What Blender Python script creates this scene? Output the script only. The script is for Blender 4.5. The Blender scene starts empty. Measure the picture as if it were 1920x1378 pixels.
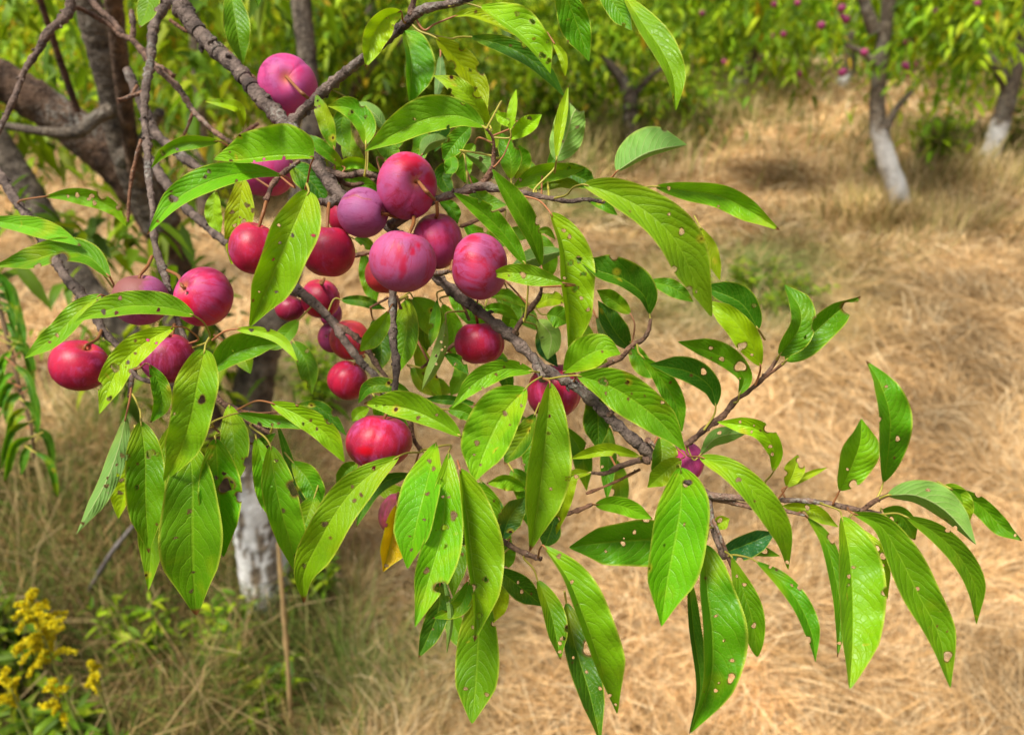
import bpy, math, random
import numpy as np
from mathutils import Vector
rad = math.radians
SC = bpy.context.scene
COL = SC.collection

# ------------------------------------------------------------------ camera
PITCH = 27.0
CAMH = 1.6
FPX = 1450.0                      # focal length in pixels of the 1920 wide photograph
cam_d = bpy.data.cameras.new("camera")
cam = bpy.data.objects.new("camera", cam_d)
COL.objects.link(cam)
cam.location = (0, 0, CAMH)
cam.rotation_euler = (rad(90 - PITCH), 0, 0)
cam_d.sensor_width = 36.0
cam_d.lens = 36.0 * FPX / 1920.0
cam_d.clip_start = 0.01
cam_d.clip_end = 500
cam_d.dof.use_dof = True
cam_d.dof.focus_distance = 0.46
cam_d.dof.aperture_fstop = 7.8
SC.camera = cam

# ------------------------------------------------------------------ world, sun, exposure
SUN_EL, SUN_AZ = 64.0, 232.0      # azimuth: where the sun stands, clockwise from +Y
world = bpy.data.worlds.new("World")
SC.world = world
world.use_nodes = True
wn = world.node_tree
sky = wn.nodes.new("ShaderNodeTexSky")
sky.sky_type = 'NISHITA'
sky.sun_disc = False
sky.sun_elevation = rad(SUN_EL)
sky.sun_rotation = rad(SUN_AZ)
sky.air_density = 1.0
sky.dust_density = 4.0
sky.ozone_density = 1.0
hs = wn.nodes.new("ShaderNodeHueSaturation")      # overcast: a whiter sky
hs.inputs['Saturation'].default_value = 0.30
wn.links.new(sky.outputs[0], hs.inputs['Color'])
bg = wn.nodes["Background"]
wn.links.new(hs.outputs[0], bg.inputs[0])
bg.inputs[1].default_value = 0.078
sd = bpy.data.lights.new("sun", 'SUN')
sd.energy = 3.3
sd.angle = rad(15)
sd.color = (1.0, 0.95, 0.86)
sun = bpy.data.objects.new("sun", sd)
COL.objects.link(sun)
az, el = rad(SUN_AZ), rad(SUN_EL)
sv = Vector((math.sin(az) * math.cos(el), math.cos(az) * math.cos(el), math.sin(el)))
sun.rotation_euler = sv.to_track_quat('Z', 'Y').to_euler()
SC.view_settings.view_transform = 'Standard'
SC.view_settings.look = 'None'
SC.view_settings.exposure = 0.84
SC.view_settings.gamma = 1.0
SC.render.engine = 'CYCLES'
SC.cycles.use_denoising = True
SC.cycles.max_bounces = 8
SC.cycles.transmission_bounces = 6
SC.cycles.transparent_max_bounces = 8

# ------------------------------------------------------------------ geometry of the view
RNG = np.random.default_rng(7)
random.seed(7)
sp, cp = math.sin(rad(PITCH)), math.cos(rad(PITCH))
CAM = np.array([0, 0, CAMH], float)

def P(px, py, d):
    """the point seen at a pixel of the photograph, d metres in front of the lens"""
    x = (np.asarray(px, float) - 960) / FPX
    y = -(np.asarray(py, float) - 689) / FPX
    d = np.asarray(d, float)
    return np.stack([x * d, (cp + y * sp) * d, CAMH + (-sp + y * cp) * d], -1)

def depthY(py, Y):
    y = -(py - 689) / FPX
    return Y / (cp + y * sp)

def PY(px, py, Y):
    """the point seen at a pixel, in the upright plane Y metres ahead"""
    return P(px, py, depthY(py, Y))

def G(px, py, z=0.0):
    """the point of the ground seen at a pixel"""
    y = -(py - 689) / FPX
    return P(px, py, (z - CAMH) / (-sp + y * cp))

def catmull(pts, n):
    pts = np.asarray(pts, float)
    if len(pts) == 2:
        t = np.linspace(0, 1, n)[:, None]
        return pts[0] * (1 - t) + pts[1] * t
    ext = np.vstack([2 * pts[0] - pts[1], pts, 2 * pts[-1] - pts[-2]])
    out = []
    for i in range(1, len(ext) - 2):
        p0, p1, p2, p3 = ext[i - 1:i + 3]
        t = np.linspace(0, 1, 24, endpoint=False)[:, None]
        out.append(0.5 * (2 * p1 + (p2 - p0) * t + (2 * p0 - 5 * p1 + 4 * p2 - p3) * t ** 2 + (3 * p1 - p0 - 3 * p2 + p3) * t ** 3))
    out.append(ext[-2][None])
    c = np.vstack(out)
    k = min(3, c.shape[1])
    s = np.r_[0, np.cumsum(np.linalg.norm(np.diff(c[:, :k], axis=0), axis=1))]
    q = np.linspace(0, s[-1], n)
    return np.stack([np.interp(q, s, c[:, j]) for j in range(c.shape[1])], -1)

# value noise
_tab = RNG.random((256, 256))
def vnoise(x, y):
    xi = np.floor(x).astype(int); yi = np.floor(y).astype(int)
    fx = x - xi; fy = y - yi
    fx = fx * fx * (3 - 2 * fx); fy = fy * fy * (3 - 2 * fy)
    a = _tab[xi % 256, yi % 256]; b = _tab[(xi + 1) % 256, yi % 256]
    c = _tab[xi % 256, (yi + 1) % 256]; d = _tab[(xi + 1) % 256, (yi + 1) % 256]
    return (a * (1 - fx) + b * fx) * (1 - fy) + (c * (1 - fx) + d * fx) * fy
def fbm(x, y, o=4):
    s = 0; a = .5; n = 0
    for i in range(o):
        s = s + a * vnoise(x * 2 ** i + 17.3 * i, y * 2 ** i + 5.1 * i); n += a; a *= .5
    return s / n

# ------------------------------------------------------------------ mesh helpers
class MB:
    def __init__(s):
        s.v = []; s.f = []; s.m = []; s.c = []; s.uv = []; s.n = 0
    def add(s, v, f, mat=0, col=(1, 1, 1), uv=None):
        v = np.asarray(v, float)
        f = np.asarray(f, int) + s.n
        s.v.append(v); s.f.append(f)
        s.m.append(np.full(len(f), mat))
        c = np.asarray(col, float)
        if c.ndim == 1:
            c = np.tile(c, (len(v), 1))
        s.c.append(c)
        uv = np.zeros((len(v), 3)) if uv is None else np.asarray(uv, float)
        s.uv.append(uv if uv.shape[1] == 3 else np.c_[uv, np.zeros(len(v))])
        s.n += len(v)
    def build(s, name, mats, parent=None, loc=None, smooth=True):
        v = np.vstack(s.v); c = np.vstack(s.c); uv = np.vstack(s.uv)
        loc = np.zeros(3) if loc is None else np.asarray(loc, float)
        v = v - loc
        me = bpy.data.meshes.new(name)
        me.vertices.add(len(v)); me.vertices.foreach_set('co', v.astype(np.float32).ravel())
        quads = [f for f in s.f]
        idx = np.concatenate([f.ravel() for f in quads])
        tot = np.concatenate([np.full(len(f), f.shape[1]) for f in quads])
        st = np.r_[0, np.cumsum(tot)[:-1]]
        me.loops.add(len(idx)); me.loops.foreach_set('vertex_index', idx.astype(np.int32))
        me.polygons.add(len(tot))
        me.polygons.foreach_set('loop_start', st.astype(np.int32))
        me.polygons.foreach_set('loop_total', tot.astype(np.int32))
        me.polygons.foreach_set('material_index', np.concatenate(s.m).astype(np.int32))
        me.polygons.foreach_set('use_smooth', np.full(len(tot), smooth))
        a = me.color_attributes.new('col', 'FLOAT_COLOR', 'POINT')
        a.data.foreach_set('color', np.c_[c[:, :3], np.ones(len(c)) if c.shape[1] < 4 else c[:, 3]].astype(np.float32).ravel())
        u = me.attributes.new('luv', 'FLOAT_VECTOR', 'POINT')
        u.data.foreach_set('vector', uv.astype(np.float32).ravel())
        me.update(calc_edges=True)
        for m in (mats if isinstance(mats, (list, tuple)) else [mats]):
            me.materials.append(m)
        o = bpy.data.objects.new(name, me)
        COL.objects.link(o)
        put(o, parent, loc)
        return o

WLOC = {}
def put(o, parent, wloc):
    wloc = np.asarray(wloc, float)
    if parent is not None:
        o.parent = parent
        o.location = wloc - WLOC[parent.name]
    else:
        o.location = wloc
    WLOC[o.name] = wloc

def tag(o, label=None, cat=None, group=None, kind=None):
    if label: o['label'] = label
    if cat: o['category'] = cat
    if group: o['group'] = group
    if kind: o['kind'] = kind
    return o

def empty(name, loc):
    o = bpy.data.objects.new(name, None)
    o.empty_display_size = .05
    COL.objects.link(o)
    put(o, None, loc)
    return o

def tube(mb, pts, radii, mat=0, col=(1, 1, 1), sides=8, n=None, rough=0.0, cap=True, colf=None):
    """a tapering tube through world points; rough wobbles the surface"""
    pts = np.asarray(pts, float); radii = np.asarray(radii, float)
    if radii.ndim == 0: radii = np.full(len(pts), float(radii))
    n = n or max(4, len(pts) * 6)
    c = catmull(np.c_[pts, radii], n)
    p, r = c[:, :3], c[:, 3]
    t = np.gradient(p, axis=0); t /= np.linalg.norm(t, axis=1)[:, None] + 1e-9
    up = np.array([.31, .9, .3]);
    if abs(np.dot(t.mean(0), up)) > .85: up = np.array([.9, -.2, .1])
    x = np.cross(t, up); x /= np.linalg.norm(x, axis=1)[:, None] + 1e-9
    y = np.cross(t, x)
    a = np.linspace(0, 2 * np.pi, sides, endpoint=False)
    rr = np.tile(r[:, None], (1, sides))
    if rough:
        k = RNG.normal(0, 1, (n, sides)); k = (k + np.roll(k, 1, 1)) / 1.4
        lump = 1 + rough * 1.5 * np.clip(RNG.normal(0, 1, n), -1, 2.5)
        rr = rr * (1 + rough * .6 * k) * lump[:, None]
    v = p[:, None] + rr[..., None] * (np.cos(a)[None, :, None] * x[:, None] + np.sin(a)[None, :, None] * y[:, None])
    v = v.reshape(-1, 3)
    i = np.arange(n - 1)[:, None] * sides; j = np.arange(sides)[None]; j2 = (j + 1) % sides
    f = np.stack([i + j, i + j2, i + sides + j2, i + sides + j], -1).reshape(-1, 4)
    tt = np.repeat(np.linspace(0, 1, n), sides)
    uv = np.c_[tt, np.tile(a / 6.283, n)]
    cc = col
    if colf is not None:
        cc = colf(tt, v)
    mb.add(v, f, mat, cc, uv)
    if cap:
        for e, row in ((0, 0), (1, n - 1)):
            q = np.arange(sides) + row * sides
            vv = np.vstack([v[q], p[row] + t[row] * r[row] * (.35 if e else -.35)])
            tri = np.stack([np.arange(sides), (np.arange(sides) + 1) % sides, np.full(sides, sides)], -1)
            cq = np.asarray(cc, float)
            cq = cq if cq.ndim == 1 else cq[list(q) + [q[0]]]
            mb.add(vv, tri[:, ::-1] if e == 0 else tri, mat, cq)
    return c

# ------------------------------------------------------------------ materials
def newmat(name):
    m = bpy.data.materials.new(name); m.use_nodes = True
    nt = m.node_tree
    for nd in list(nt.nodes): nt.nodes.remove(nd)
    return m, nt
class NT:
    def __init__(s, nt): s.nt = nt
    def n(s, t, **k):
        nd = s.nt.nodes.new(t)
        for a, b in k.items():
            if a.startswith('i_'):
                nm = a[2:].replace('_', ' ')
                nd.inputs[nm].default_value = b
            else: setattr(nd, a, b)
        return nd
    def l(s, a, b): s.nt.links.new(a, b)
    def math(s, op, a, b=None, c=None, clamp=False):
        nd = s.nt.nodes.new('ShaderNodeMath'); nd.operation = op; nd.use_clamp = clamp
        for i, q in enumerate((a, b, c)):
            if q is None: continue
            if isinstance(q, (int, float)): nd.inputs[i].default_value = q
            else: s.l(q, nd.inputs[i])
        return nd.outputs[0]
    def mix(s, fac, a, b, blend='MIX'):
        nd = s.nt.nodes.new('ShaderNodeMix'); nd.data_type = 'RGBA'; nd.blend_type = blend
        for sock, q in ((nd.inputs[0], fac), (nd.inputs[6], a), (nd.inputs[7], b)):
            if isinstance(q, (int, float)): sock.default_value = q
            elif isinstance(q, tuple): sock.default_value = (*q, 1) if len(q) == 3 else q
            else: s.l(q, sock)
        return nd.outputs[2]
    def ramp(s, fac, stops):
        nd = s.nt.nodes.new('ShaderNodeValToRGB'); e = nd.color_ramp.elements
        while len(e) < len(stops): e.new(.5)
        for el_, (p, c) in zip(e, stops):
            el_.position = p
            el_.color = (c, c, c, 1) if isinstance(c, (int, float)) else (*c, 1)
        s.l(fac, nd.inputs[0]); return nd.outputs[0]
    def noise(s, vec, scale, detail=3, rough=.5, dist=0.0):
        nd = s.n('ShaderNodeTexNoise'); nd.inputs['Scale'].default_value = scale
        nd.inputs['Detail'].default_value = detail; nd.inputs['Roughness'].default_value = rough
        nd.inputs['Distortion'].default_value = dist
        if vec is not None: s.l(vec, nd.inputs['Vector'])
        return nd.outputs[0]
    def voro(s, vec, scale, feature='F1', rand=1.0):
        nd = s.n('ShaderNodeTexVoronoi'); nd.feature = feature
        nd.inputs['Scale'].default_value = scale; nd.inputs['Randomness'].default_value = rand
        if vec is not None: s.l(vec, nd.inputs['Vector'])
        return nd

def leaf_material(name, use_objcolor=True, detail=True):
    m, nt = newmat(name); N = NT(nt)
    out = N.n('ShaderNodeOutputMaterial')
    att = N.n('ShaderNodeAttribute', attribute_name='luv'); sep = N.n('ShaderNodeSeparateXYZ'); N.l(att.outputs['Vector'], sep.inputs[0])
    u, v = sep.outputs[0], sep.outputs[1]                 # u along the blade, v across from -1 to 1
    ca = N.n('ShaderNodeAttribute', attribute_name='col')
    base = ca.outputs['Color']                           # the leaf's green, with shade painted into the dark ones
    rim = ca.outputs['Alpha']                            # 1 = sound leaf, 0 = dead brown tissue
    oi = N.n('ShaderNodeObjectInfo')
    geo = N.n('ShaderNodeNewGeometry')
    tc = N.n('ShaderNodeTexCoord')
    av = N.math('ABSOLUTE', v)
    # side veins leave the midrib and bend towards the tip
    wob = N.noise(tc.outputs['Object'], 60, 2)
    ph = N.math('ADD', N.math('SUBTRACT', N.math('MULTIPLY', u, N.math('ADD', 8.5, N.math('MULTIPLY', oi.outputs['Random'], 4.5))), N.math('MULTIPLY', N.math('POWER', av, 1.6), 3.0)), N.math('MULTIPLY', wob, 1.1))
    side = N.math('MULTIPLY', N.math('GREATER_THAN', v, 0.0), .45)
    fr = N.math('FRACT', N.math('ADD', ph, side))
    dv = N.math('ABSOLUTE', N.math('SUBTRACT', fr, .5))   # .0 on the vein
    vein = N.ramp(dv, [(0.0, 1.0), (0.055, 0.0)])
    quilt = N.math('POWER', N.math('MULTIPLY', dv, 2.0), .6)
    midr = N.ramp(av, [(0.0, 1.0), (0.03, .9), (0.07, 0.0)])
    fade = N.ramp(av, [(0.0, 1.0), (0.8, .75), (1.0, 0.0)])
    vein = N.math('MULTIPLY', vein, fade)
    veins = N.math('MAXIMUM', vein, midr)
    net = N.voro(tc.outputs['Object'], 330, 'DISTANCE_TO_EDGE')
    netl = N.ramp(net.outputs['Distance'], [(0.0, 1.0), (0.09, 0.0)])
    # tone
    mot = N.noise(tc.outputs['Object'], 38, 3)
    c1 = N.mix(N.ramp(mot, [(.3, 0.0), (.7, 1.0)]), N.mix(1.0, base, (.72, .80, .8), 'MULTIPLY'), N.mix(1.0, base, (1.18, 1.12, 1.0), 'MULTIPLY'))
    c1 = N.mix(N.math('MULTIPLY', veins, .28), c1, (.34, .56, .03))
    c1 = N.mix(N.math('MULTIPLY', netl, .10), c1, (.35, .50, .05))
    marg = N.ramp(av, [(0.90, 0.0), (1.0, .8)])
    c1 = N.mix(marg, c1, (.50, .58, .06))
    # yellow sick patches and brown flecks
    pz = N.noise(tc.outputs['Object'], 26, 2)
    c1 = N.mix(N.ramp(pz, [(.55, 0.0), (.72, .5)]), c1, (.46, .50, .01))
    vr = N.voro(tc.outputs['Object'], 85)
    spot = N.math('MULTIPLY', N.ramp(vr.outputs['Distance'], [(0.09, 1.0), (.14, 0.0)]), N.math('GREATER_THAN', N.noise(tc.outputs['Object'], 45, 1), .62))
    halo = N.math('MULTIPLY', N.ramp(vr.outputs['Distance'], [(0.15, .7), (.30, 0.0)]), N.math('GREATER_THAN', N.noise(tc.outputs['Object'], 45, 1), .62))
    c1 = N.mix(halo, c1, (.52, .45, .03))
    c1 = N.mix(spot, c1, (.07, .018, .008))
    c1 = N.mix(N.math('SUBTRACT', 1.0, rim), c1, (.15, .065, .02))
    under = N.mix(.5, N.mix(1.0, c1, (.95, .98, .95), 'MULTIPLY'), (.24, .40, .13))
    under = N.mix(N.math('MULTIPLY', veins, .5), under, (.55, .60, .28))
    colr = N.mix(geo.outputs['Backfacing'], c1, under)
    hgt = N.math('ADD', N.math('MULTIPLY', quilt, .6), N.math('SUBTRACT', N.math('MULTIPLY', mot, .5), N.math('MULTIPLY', veins, .9)))
    hgt = N.math('SUBTRACT', hgt, N.math('MULTIPLY', netl, .30))
    bmp = N.n('ShaderNodeBump'); bmp.inputs['Strength'].default_value = .42; bmp.inputs['Distance'].default_value = .0011
    N.l(hgt, bmp.inputs['Height'])
    bs = N.n('ShaderNodeBsdfPrincipled')
    N.l(colr, bs.inputs['Base Color']); N.l(bmp.outputs[0], bs.inputs['Normal'])
    N.l(N.mix(geo.outputs['Backfacing'], (.40, .40, .40), (.62, .62, .62)), bs.inputs['Roughness'])
    bs.inputs['Specular IOR Level'].default_value = .28
    tr = N.n('ShaderNodeBsdfTranslucent')
    N.l(N.mix(1.0, colr, (1.15, 1.05, .45), 'MULTIPLY'), tr.inputs['Color'])
    mx = N.n('ShaderNodeMixShader'); mx.inputs[0].default_value = .34
    N.l(bs.outputs[0], mx.inputs[1]); N.l(tr.outputs[0], mx.inputs[2])
    N.l(mx.outputs[0], out.inputs[0])
    return m

def simple_veg(name, rough=.6, transl=.25, spec=.25):
    m, nt = newmat(name); N = NT(nt)
    out = N.n('ShaderNodeOutputMaterial'); ca = N.n('ShaderNodeAttribute', attribute_name='col')
    tc = N.n('ShaderNodeTexCoord')
    nz = N.noise(tc.outputs['Object'], 30, 3)
    c = N.mix(N.ramp(nz, [(.3, 0.0), (.7, 1.0)]), N.mix(1.0, ca.outputs['Color'], (.8, .8, .8), 'MULTIPLY'), N.mix(1.0, ca.outputs['Color'], (1.15, 1.15, 1.1), 'MULTIPLY'))
    bs = N.n('ShaderNodeBsdfPrincipled'); N.l(c, bs.inputs['Base Color'])
    bs.inputs['Roughness'].default_value = rough; bs.inputs['Specular IOR Level'].default_value = spec
    if transl:
        tr = N.n('ShaderNodeBsdfTranslucent'); N.l(c, tr.inputs['Color'])
        mx = N.n('ShaderNodeMixShader'); mx.inputs[0].default_value = transl
        N.l(bs.outputs[0], mx.inputs[1]); N.l(tr.outputs[0], mx.inputs[2]); N.l(mx.outputs[0], out.inputs[0])
    else: N.l(bs.outputs[0], out.inputs[0])
    return m

def bark_material(name, scale=1.0):
    m, nt = newmat(name); N = NT(nt)
    out = N.n('ShaderNodeOutputMaterial'); ca = N.n('ShaderNodeAttribute', attribute_name='col')
    att = N.n('ShaderNodeAttribute', attribute_name='luv')
    tc = N.n('ShaderNodeTexCoord')
    o = tc.outputs['Object']
    n1 = N.noise(o, 90 * scale, 5, .65); n2 = N.noise(o, 420 * scale, 4, .6); n3 = N.noise(o, 25 * scale, 3)
    c = N.mix(N.ramp(n1, [(.32, 0.0), (.68, 1.0)]), N.mix(1.0, ca.outputs['Color'], (.34, .31, .31), 'MULTIPLY'), N.mix(1.0, ca.outputs['Color'], (2.0, 1.95, 1.85), 'MULTIPLY'))
    if scale < 1:
        mpb = N.n('ShaderNodeMapping'); mpb.inputs['Scale'].default_value = (9, 2.2, 1); N.l(att.outputs['Vector'], mpb.inputs['Vector'])
        bn = N.noise(mpb.outputs[0], 5, 5, .7, .6)
        c = N.mix(N.ramp(bn, [(.42, .75), (.58, 0.0)]), c, N.mix(1.0, c, (.38, .33, .30), 'MULTIPLY'))
        h_extra = bn
    lich = N.math('MULTIPLY', N.ramp(n3, [(.56, 0.0), (.66, 1.0)]), N.ramp(n2, [(.45, 0.0), (.6, 1.0)]))
    c = N.mix(N.math('MULTIPLY', lich, .55), c, (.36, .35, .30))
    vr = N.voro(o, 260 * scale)
    len_ = N.ramp(vr.outputs['Distance'], [(0.12, .75), (.22, 0.0)])
    c = N.mix(N.math('MULTIPLY', len_, N.ramp(n1, [(.45, 0.0), (.6, 1.0)])), c, (.42, .34, .25))
    sepc = N.n('ShaderNodeSeparateColor'); N.l(ca.outputs['Color'], sepc.inputs[0])
    c = N.mix(N.ramp(sepc.outputs[0], [(.35, 0.0), (.6, .78)]), c, ca.outputs['Color'])
    h = N.math('ADD', N.math('MULTIPLY', n1, 1.0), N.math('ADD', N.math('MULTIPLY', n2, .5), N.math('MULTIPLY', len_, .4)))
    b = N.n('ShaderNodeBump'); b.inputs['Strength'].default_value = 1.0; b.inputs['Distance'].default_value = .0045 / scale
    N.l(h, b.inputs['Height'])
    bs = N.n('ShaderNodeBsdfPrincipled'); N.l(c, bs.inputs['Base Color']); N.l(b.outputs[0], bs.inputs['Normal'])
    bs.inputs['Roughness'].default_value = .8; bs.inputs['Specular IOR Level'].default_value = .3
    N.l(bs.outputs[0], out.inputs[0])
    return m

def plum_material():
    m, nt = newmat('plum_skin'); N = NT(nt)
    out = N.n('ShaderNodeOutputMaterial'); oi = N.n('ShaderNodeObjectInfo'); la = N.n('ShaderNodeAttribute', attribute_name='luv')
    off = N.n('ShaderNodeVectorMath', operation='SCALE'); off.inputs['Scale'].default_value = 7.0
    cmb = N.n('ShaderNodeCombineXYZ')
    for i in range(3): N.l(N.math('MULTIPLY', oi.outputs['Random'], (1.0, 2.3, 3.7)[i]), cmb.inputs[i])
    N.l(cmb.outputs[0], off.inputs[0])
    ad = N.n('ShaderNodeVectorMath', operation='ADD'); N.l(la.outputs['Vector'], ad.inputs[0]); N.l(off.outputs[0], ad.inputs[1])
    o = ad.outputs[0]
    mp = N.n('ShaderNodeMapping'); mp.inputs['Scale'].default_value = (1, 1, .16); N.l(la.outputs['Vector'], mp.inputs['Vector'])
    ad2 = N.n('ShaderNodeVectorMath', operation='ADD'); N.l(mp.outputs[0], ad2.inputs[0]); N.l(off.outputs[0], ad2.inputs[1])
    st = ad2.outputs[0]
    big = N.ramp(N.noise(o, 38, 4, .6, 1.2), [(.30, 0.0), (.70, 1.0)])
    streak = N.ramp(N.noise(st, 110, 5, .65, 1.5), [(.30, 0.0), (.70, 1.0)])
    fine = N.noise(st, 700, 3, .7, 1.5)
    grain = N.noise(o, 1700, 3, .7)
    # rub marks
    vd = N.voro(st, 170, 'DISTANCE_TO_EDGE')
    scr = N.math('MULTIPLY', N.ramp(vd.outputs['Distance'], [(0.0, 1.0), (.035, 0.0)]), N.ramp(N.noise(o, 130, 2), [(.48, 0.0), (.6, 1.0)]))
    bloomA = oi.outputs['Alpha']
    k = N.math('ADD', N.math('MULTIPLY', big, .40), N.math('MULTIPLY', streak, .62))
    k = N.math('ADD', k, N.math('SUBTRACT', N.math('MULTIPLY', bloomA, .62), .34))
    bloom = N.ramp(k, [(.38, .10), (.52, .5), (.66, .88), (.9, 1.0)])
    bloom = N.math('MULTIPLY', bloom, N.math('ADD', .40, N.math('MULTIPLY', fine, .75)))
    bloom = N.math('MULTIPLY', bloom, N.math('SUBTRACT', 1.0, N.math('MULTIPLY', scr, .75)), clamp=True)
    base = oi.outputs['Color']
    dark = N.mix(1.0, base, (.42, .45, .7), 'MULTIPLY')
    skin = N.mix(N.ramp(N.noise(o, 60, 3), [(.35, 0.0), (.65, 1.0)]), dark, base)
    lent = N.voro(o, 900)
    ld = N.math('MULTIPLY', N.ramp(lent.outputs['Distance'], [(0.10, .35), (.20, 0.0)]), 1.0)
    skin = N.mix(ld, skin, (.75, .16, .20))
    blc = N.mix(N.ramp(N.noise(o, 80, 2), [(.3, 0.0), (.7, 1.0)]), (.52, .045, .18), (.36, .075, .26))
    blc = N.mix(N.ramp(bloomA, [(.74, 0.0), (.95, .55)]), blc, (.29, .135, .29))
    blc = N.mix(.10, blc, base)
    c = N.mix(bloom, skin, blc)
    c = N.mix(N.math('MULTIPLY', N.ramp(grain, [(.35, 0.0), (.75, 1.0)]), .06), c, (.75, .35, .5))
    ca = N.n('ShaderNodeAttribute', attribute_name='col')      # the cavity's paler skin, rot and cracks
    c = N.mix(N.math('SUBTRACT', 1.0, ca.outputs['Alpha']), c, ca.outputs['Color'])
    bs = N.n('ShaderNodeBsdfPrincipled'); N.l(c, bs.inputs['Base Color'])
    N.l(N.math('ADD', .32, N.math('MULTIPLY', bloom, .36)), bs.inputs['Roughness'])
    bs.inputs['Specular IOR Level'].default_value = .30
    bs.inputs['Subsurface Weight'].default_value = .0
    bs.inputs['Subsurface Radius'].default_value = (1, .25, .2)
    bs.inputs['Subsurface Scale'].default_value = .003
    b = N.n('ShaderNodeBump'); b.inputs['Strength'].default_value = .35; b.inputs['Distance'].default_value = .0006
    N.l(N.math('ADD', N.math('MULTIPLY', grain, .5), N.math('MULTIPLY', fine, .6)), b.inputs['Height']); N.l(b.outputs[0], bs.inputs['Normal'])
    N.l(bs.outputs[0], out.inputs[0])
    return m

def ground_material():
    m, nt = newmat('hay_ground'); N = NT(nt)
    out = N.n('ShaderNodeOutputMaterial'); tc = N.n('ShaderNodeTexCoord'); o = tc.outputs['Object']
    ca = N.n('ShaderNodeAttribute', attribute_name='col')
    mp = N.n('ShaderNodeMapping'); mp.inputs['Scale'].default_value = (1, .25, 1); mp.inputs['Rotation'].default_value = (0, 0, .8); N.l(o, mp.inputs['Vector'])
    n1 = N.noise(o, 3.0, 5, .6, .6); n2 = N.noise(mp.outputs[0], 60, 5, .7, 1.5)
    c = N.mix(N.ramp(n2, [(.3, 0.0), (.7, 1.0)]), N.mix(1.0, ca.outputs['Color'], (.35, .33, .28), 'MULTIPLY'), ca.outputs['Color'])
    c = N.mix(N.ramp(n1, [(.4, 0.0), (.65, .5)]), c, N.mix(1.0, ca.outputs['Color'], (.6, .55, .45), 'MULTIPLY'))
    b = N.n('ShaderNodeBump'); b.inputs['Strength'].default_value = 1; b.inputs['Distance'].default_value = .02
    N.l(N.math('ADD', n2, n1), b.inputs['Height'])
    bs = N.n('ShaderNodeBsdfPrincipled'); N.l(c, bs.inputs['Base Color']); N.l(b.outputs[0], bs.inputs['Normal'])
    bs.inputs['Roughness'].default_value = .95; bs.inputs['Specular IOR Level'].default_value = .1
    N.l(bs.outputs[0], out.inputs[0])
    return m

M_LEAF = leaf_material('plum_leaf')
M_PET = simple_veg('leaf_stalk', .5, .1, .4)
M_VEG = simple_veg('far_foliage', .55, .42, .25)
M_STRAW = simple_veg('dry_straw', .7, .22, .2)
M_BARK = bark_material('plum_bark')
M_TRUNK = bark_material('old_bark', .35)
M_PLUM = plum_material()
M_GROUND = ground_material()
M_FLOWER = simple_veg('goldenrod_flower', .8, .35, .05)

# ------------------------------------------------------------------ the ground and the hay on it
def hgt(x, y):
    near = np.clip((y + 1) / 3, 0, 1)
    return (fbm(x * 2.1 + 40, y * 2.1 + 9) - .5) * .13 * near + (fbm(x * .5 + 3, y * .5) - .5) * .25 * np.clip((y - 2) / 5, 0, 1) + (fbm(x * 5 + 1, y * 5) - .5) * .13

def weedy(x, y):
    """0 on the mown hay, 1 on the rough strips under the tree rows"""
    a = np.clip((-.36 - x - .55 * np.maximum(0, y - 1.5)) * 4.0 + .5 + (fbm(x * 2.5 + 7, y * 2.5) - .5) * 1.8, 0, 1)
    a = a * np.clip((2.75 - y + (fbm(x * 2 + 3, y * 2 + 70) - .5)) / .6, 0, 1)
    return a
HAY = np.array([(.70, .44, .20), (.82, .57, .30), (.58, .35, .14), (.74, .50, .25), (.34, .20, .075), (.95, .75, .46)])
DULL = np.array([(.20, .13, .04), (.10, .085, .02), (.30, .19, .065), (.055, .085, .010), (.16, .085, .03), (.50, .34, .14)])
def green_patch(x, y):
    g = np.zeros_like(x)
    for px, py, r in ((1400, 520, .55), (1330, 570, .5), (1460, 600, .35), (1080, 400, .5), (620, 700, .35), (240, 730, .3), (700, 1250, .2)):
        q = G(px, py)
        g = np.maximum(g, np.exp(-(((x - q[0]) / r) ** 2 + ((y - q[1]) / r) ** 2)))
    return g
xs = np.unique(np.r_[-60:-8:2.5, -8:10:.06, 10:62:2.5]); ys = np.unique(np.r_[-12:0.4:.8, .4:4:.05, 4:14:.12, 14:30:1, 30:120:8])
gx, gy = np.meshgrid(xs, ys)
gz = hgt(gx, gy) * (np.abs(gx) < 12)
v = np.stack([gx, gy, gz], -1).reshape(-1, 3)
nx, ny = len(xs), len(ys)
i = np.arange(ny - 1)[:, None] * nx; j = np.arange(nx - 1)[None]
f = np.stack([i + j, i + j + 1, i + nx + j + 1, i + nx + j], -1).reshape(-1, 4)
wd = weedy(v[:, 0], v[:, 1])[:, None]; gp = green_patch(v[:, 0], v[:, 1])[:, None] * .7
farg = np.clip((v[:, 1:2] - 13) / 4, 0, 1)
gc = np.array([.33, .205, .09]) * (1 + .7 * np.clip((v[:, 1:2] - 4) / 4, 0, 1)) * (1 - wd) + np.array([.05, .04, .015]) * wd
gc = gc * (1 - gp) + np.array([.10, .13, .03]) * gp
gc = gc * (1 - farg) + np.array([.14, .19, .04]) * farg
mb = MB(); mb.add(v, f, 0, gc)
tag(mb.build('ground', M_GROUND), kind='structure')

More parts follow.
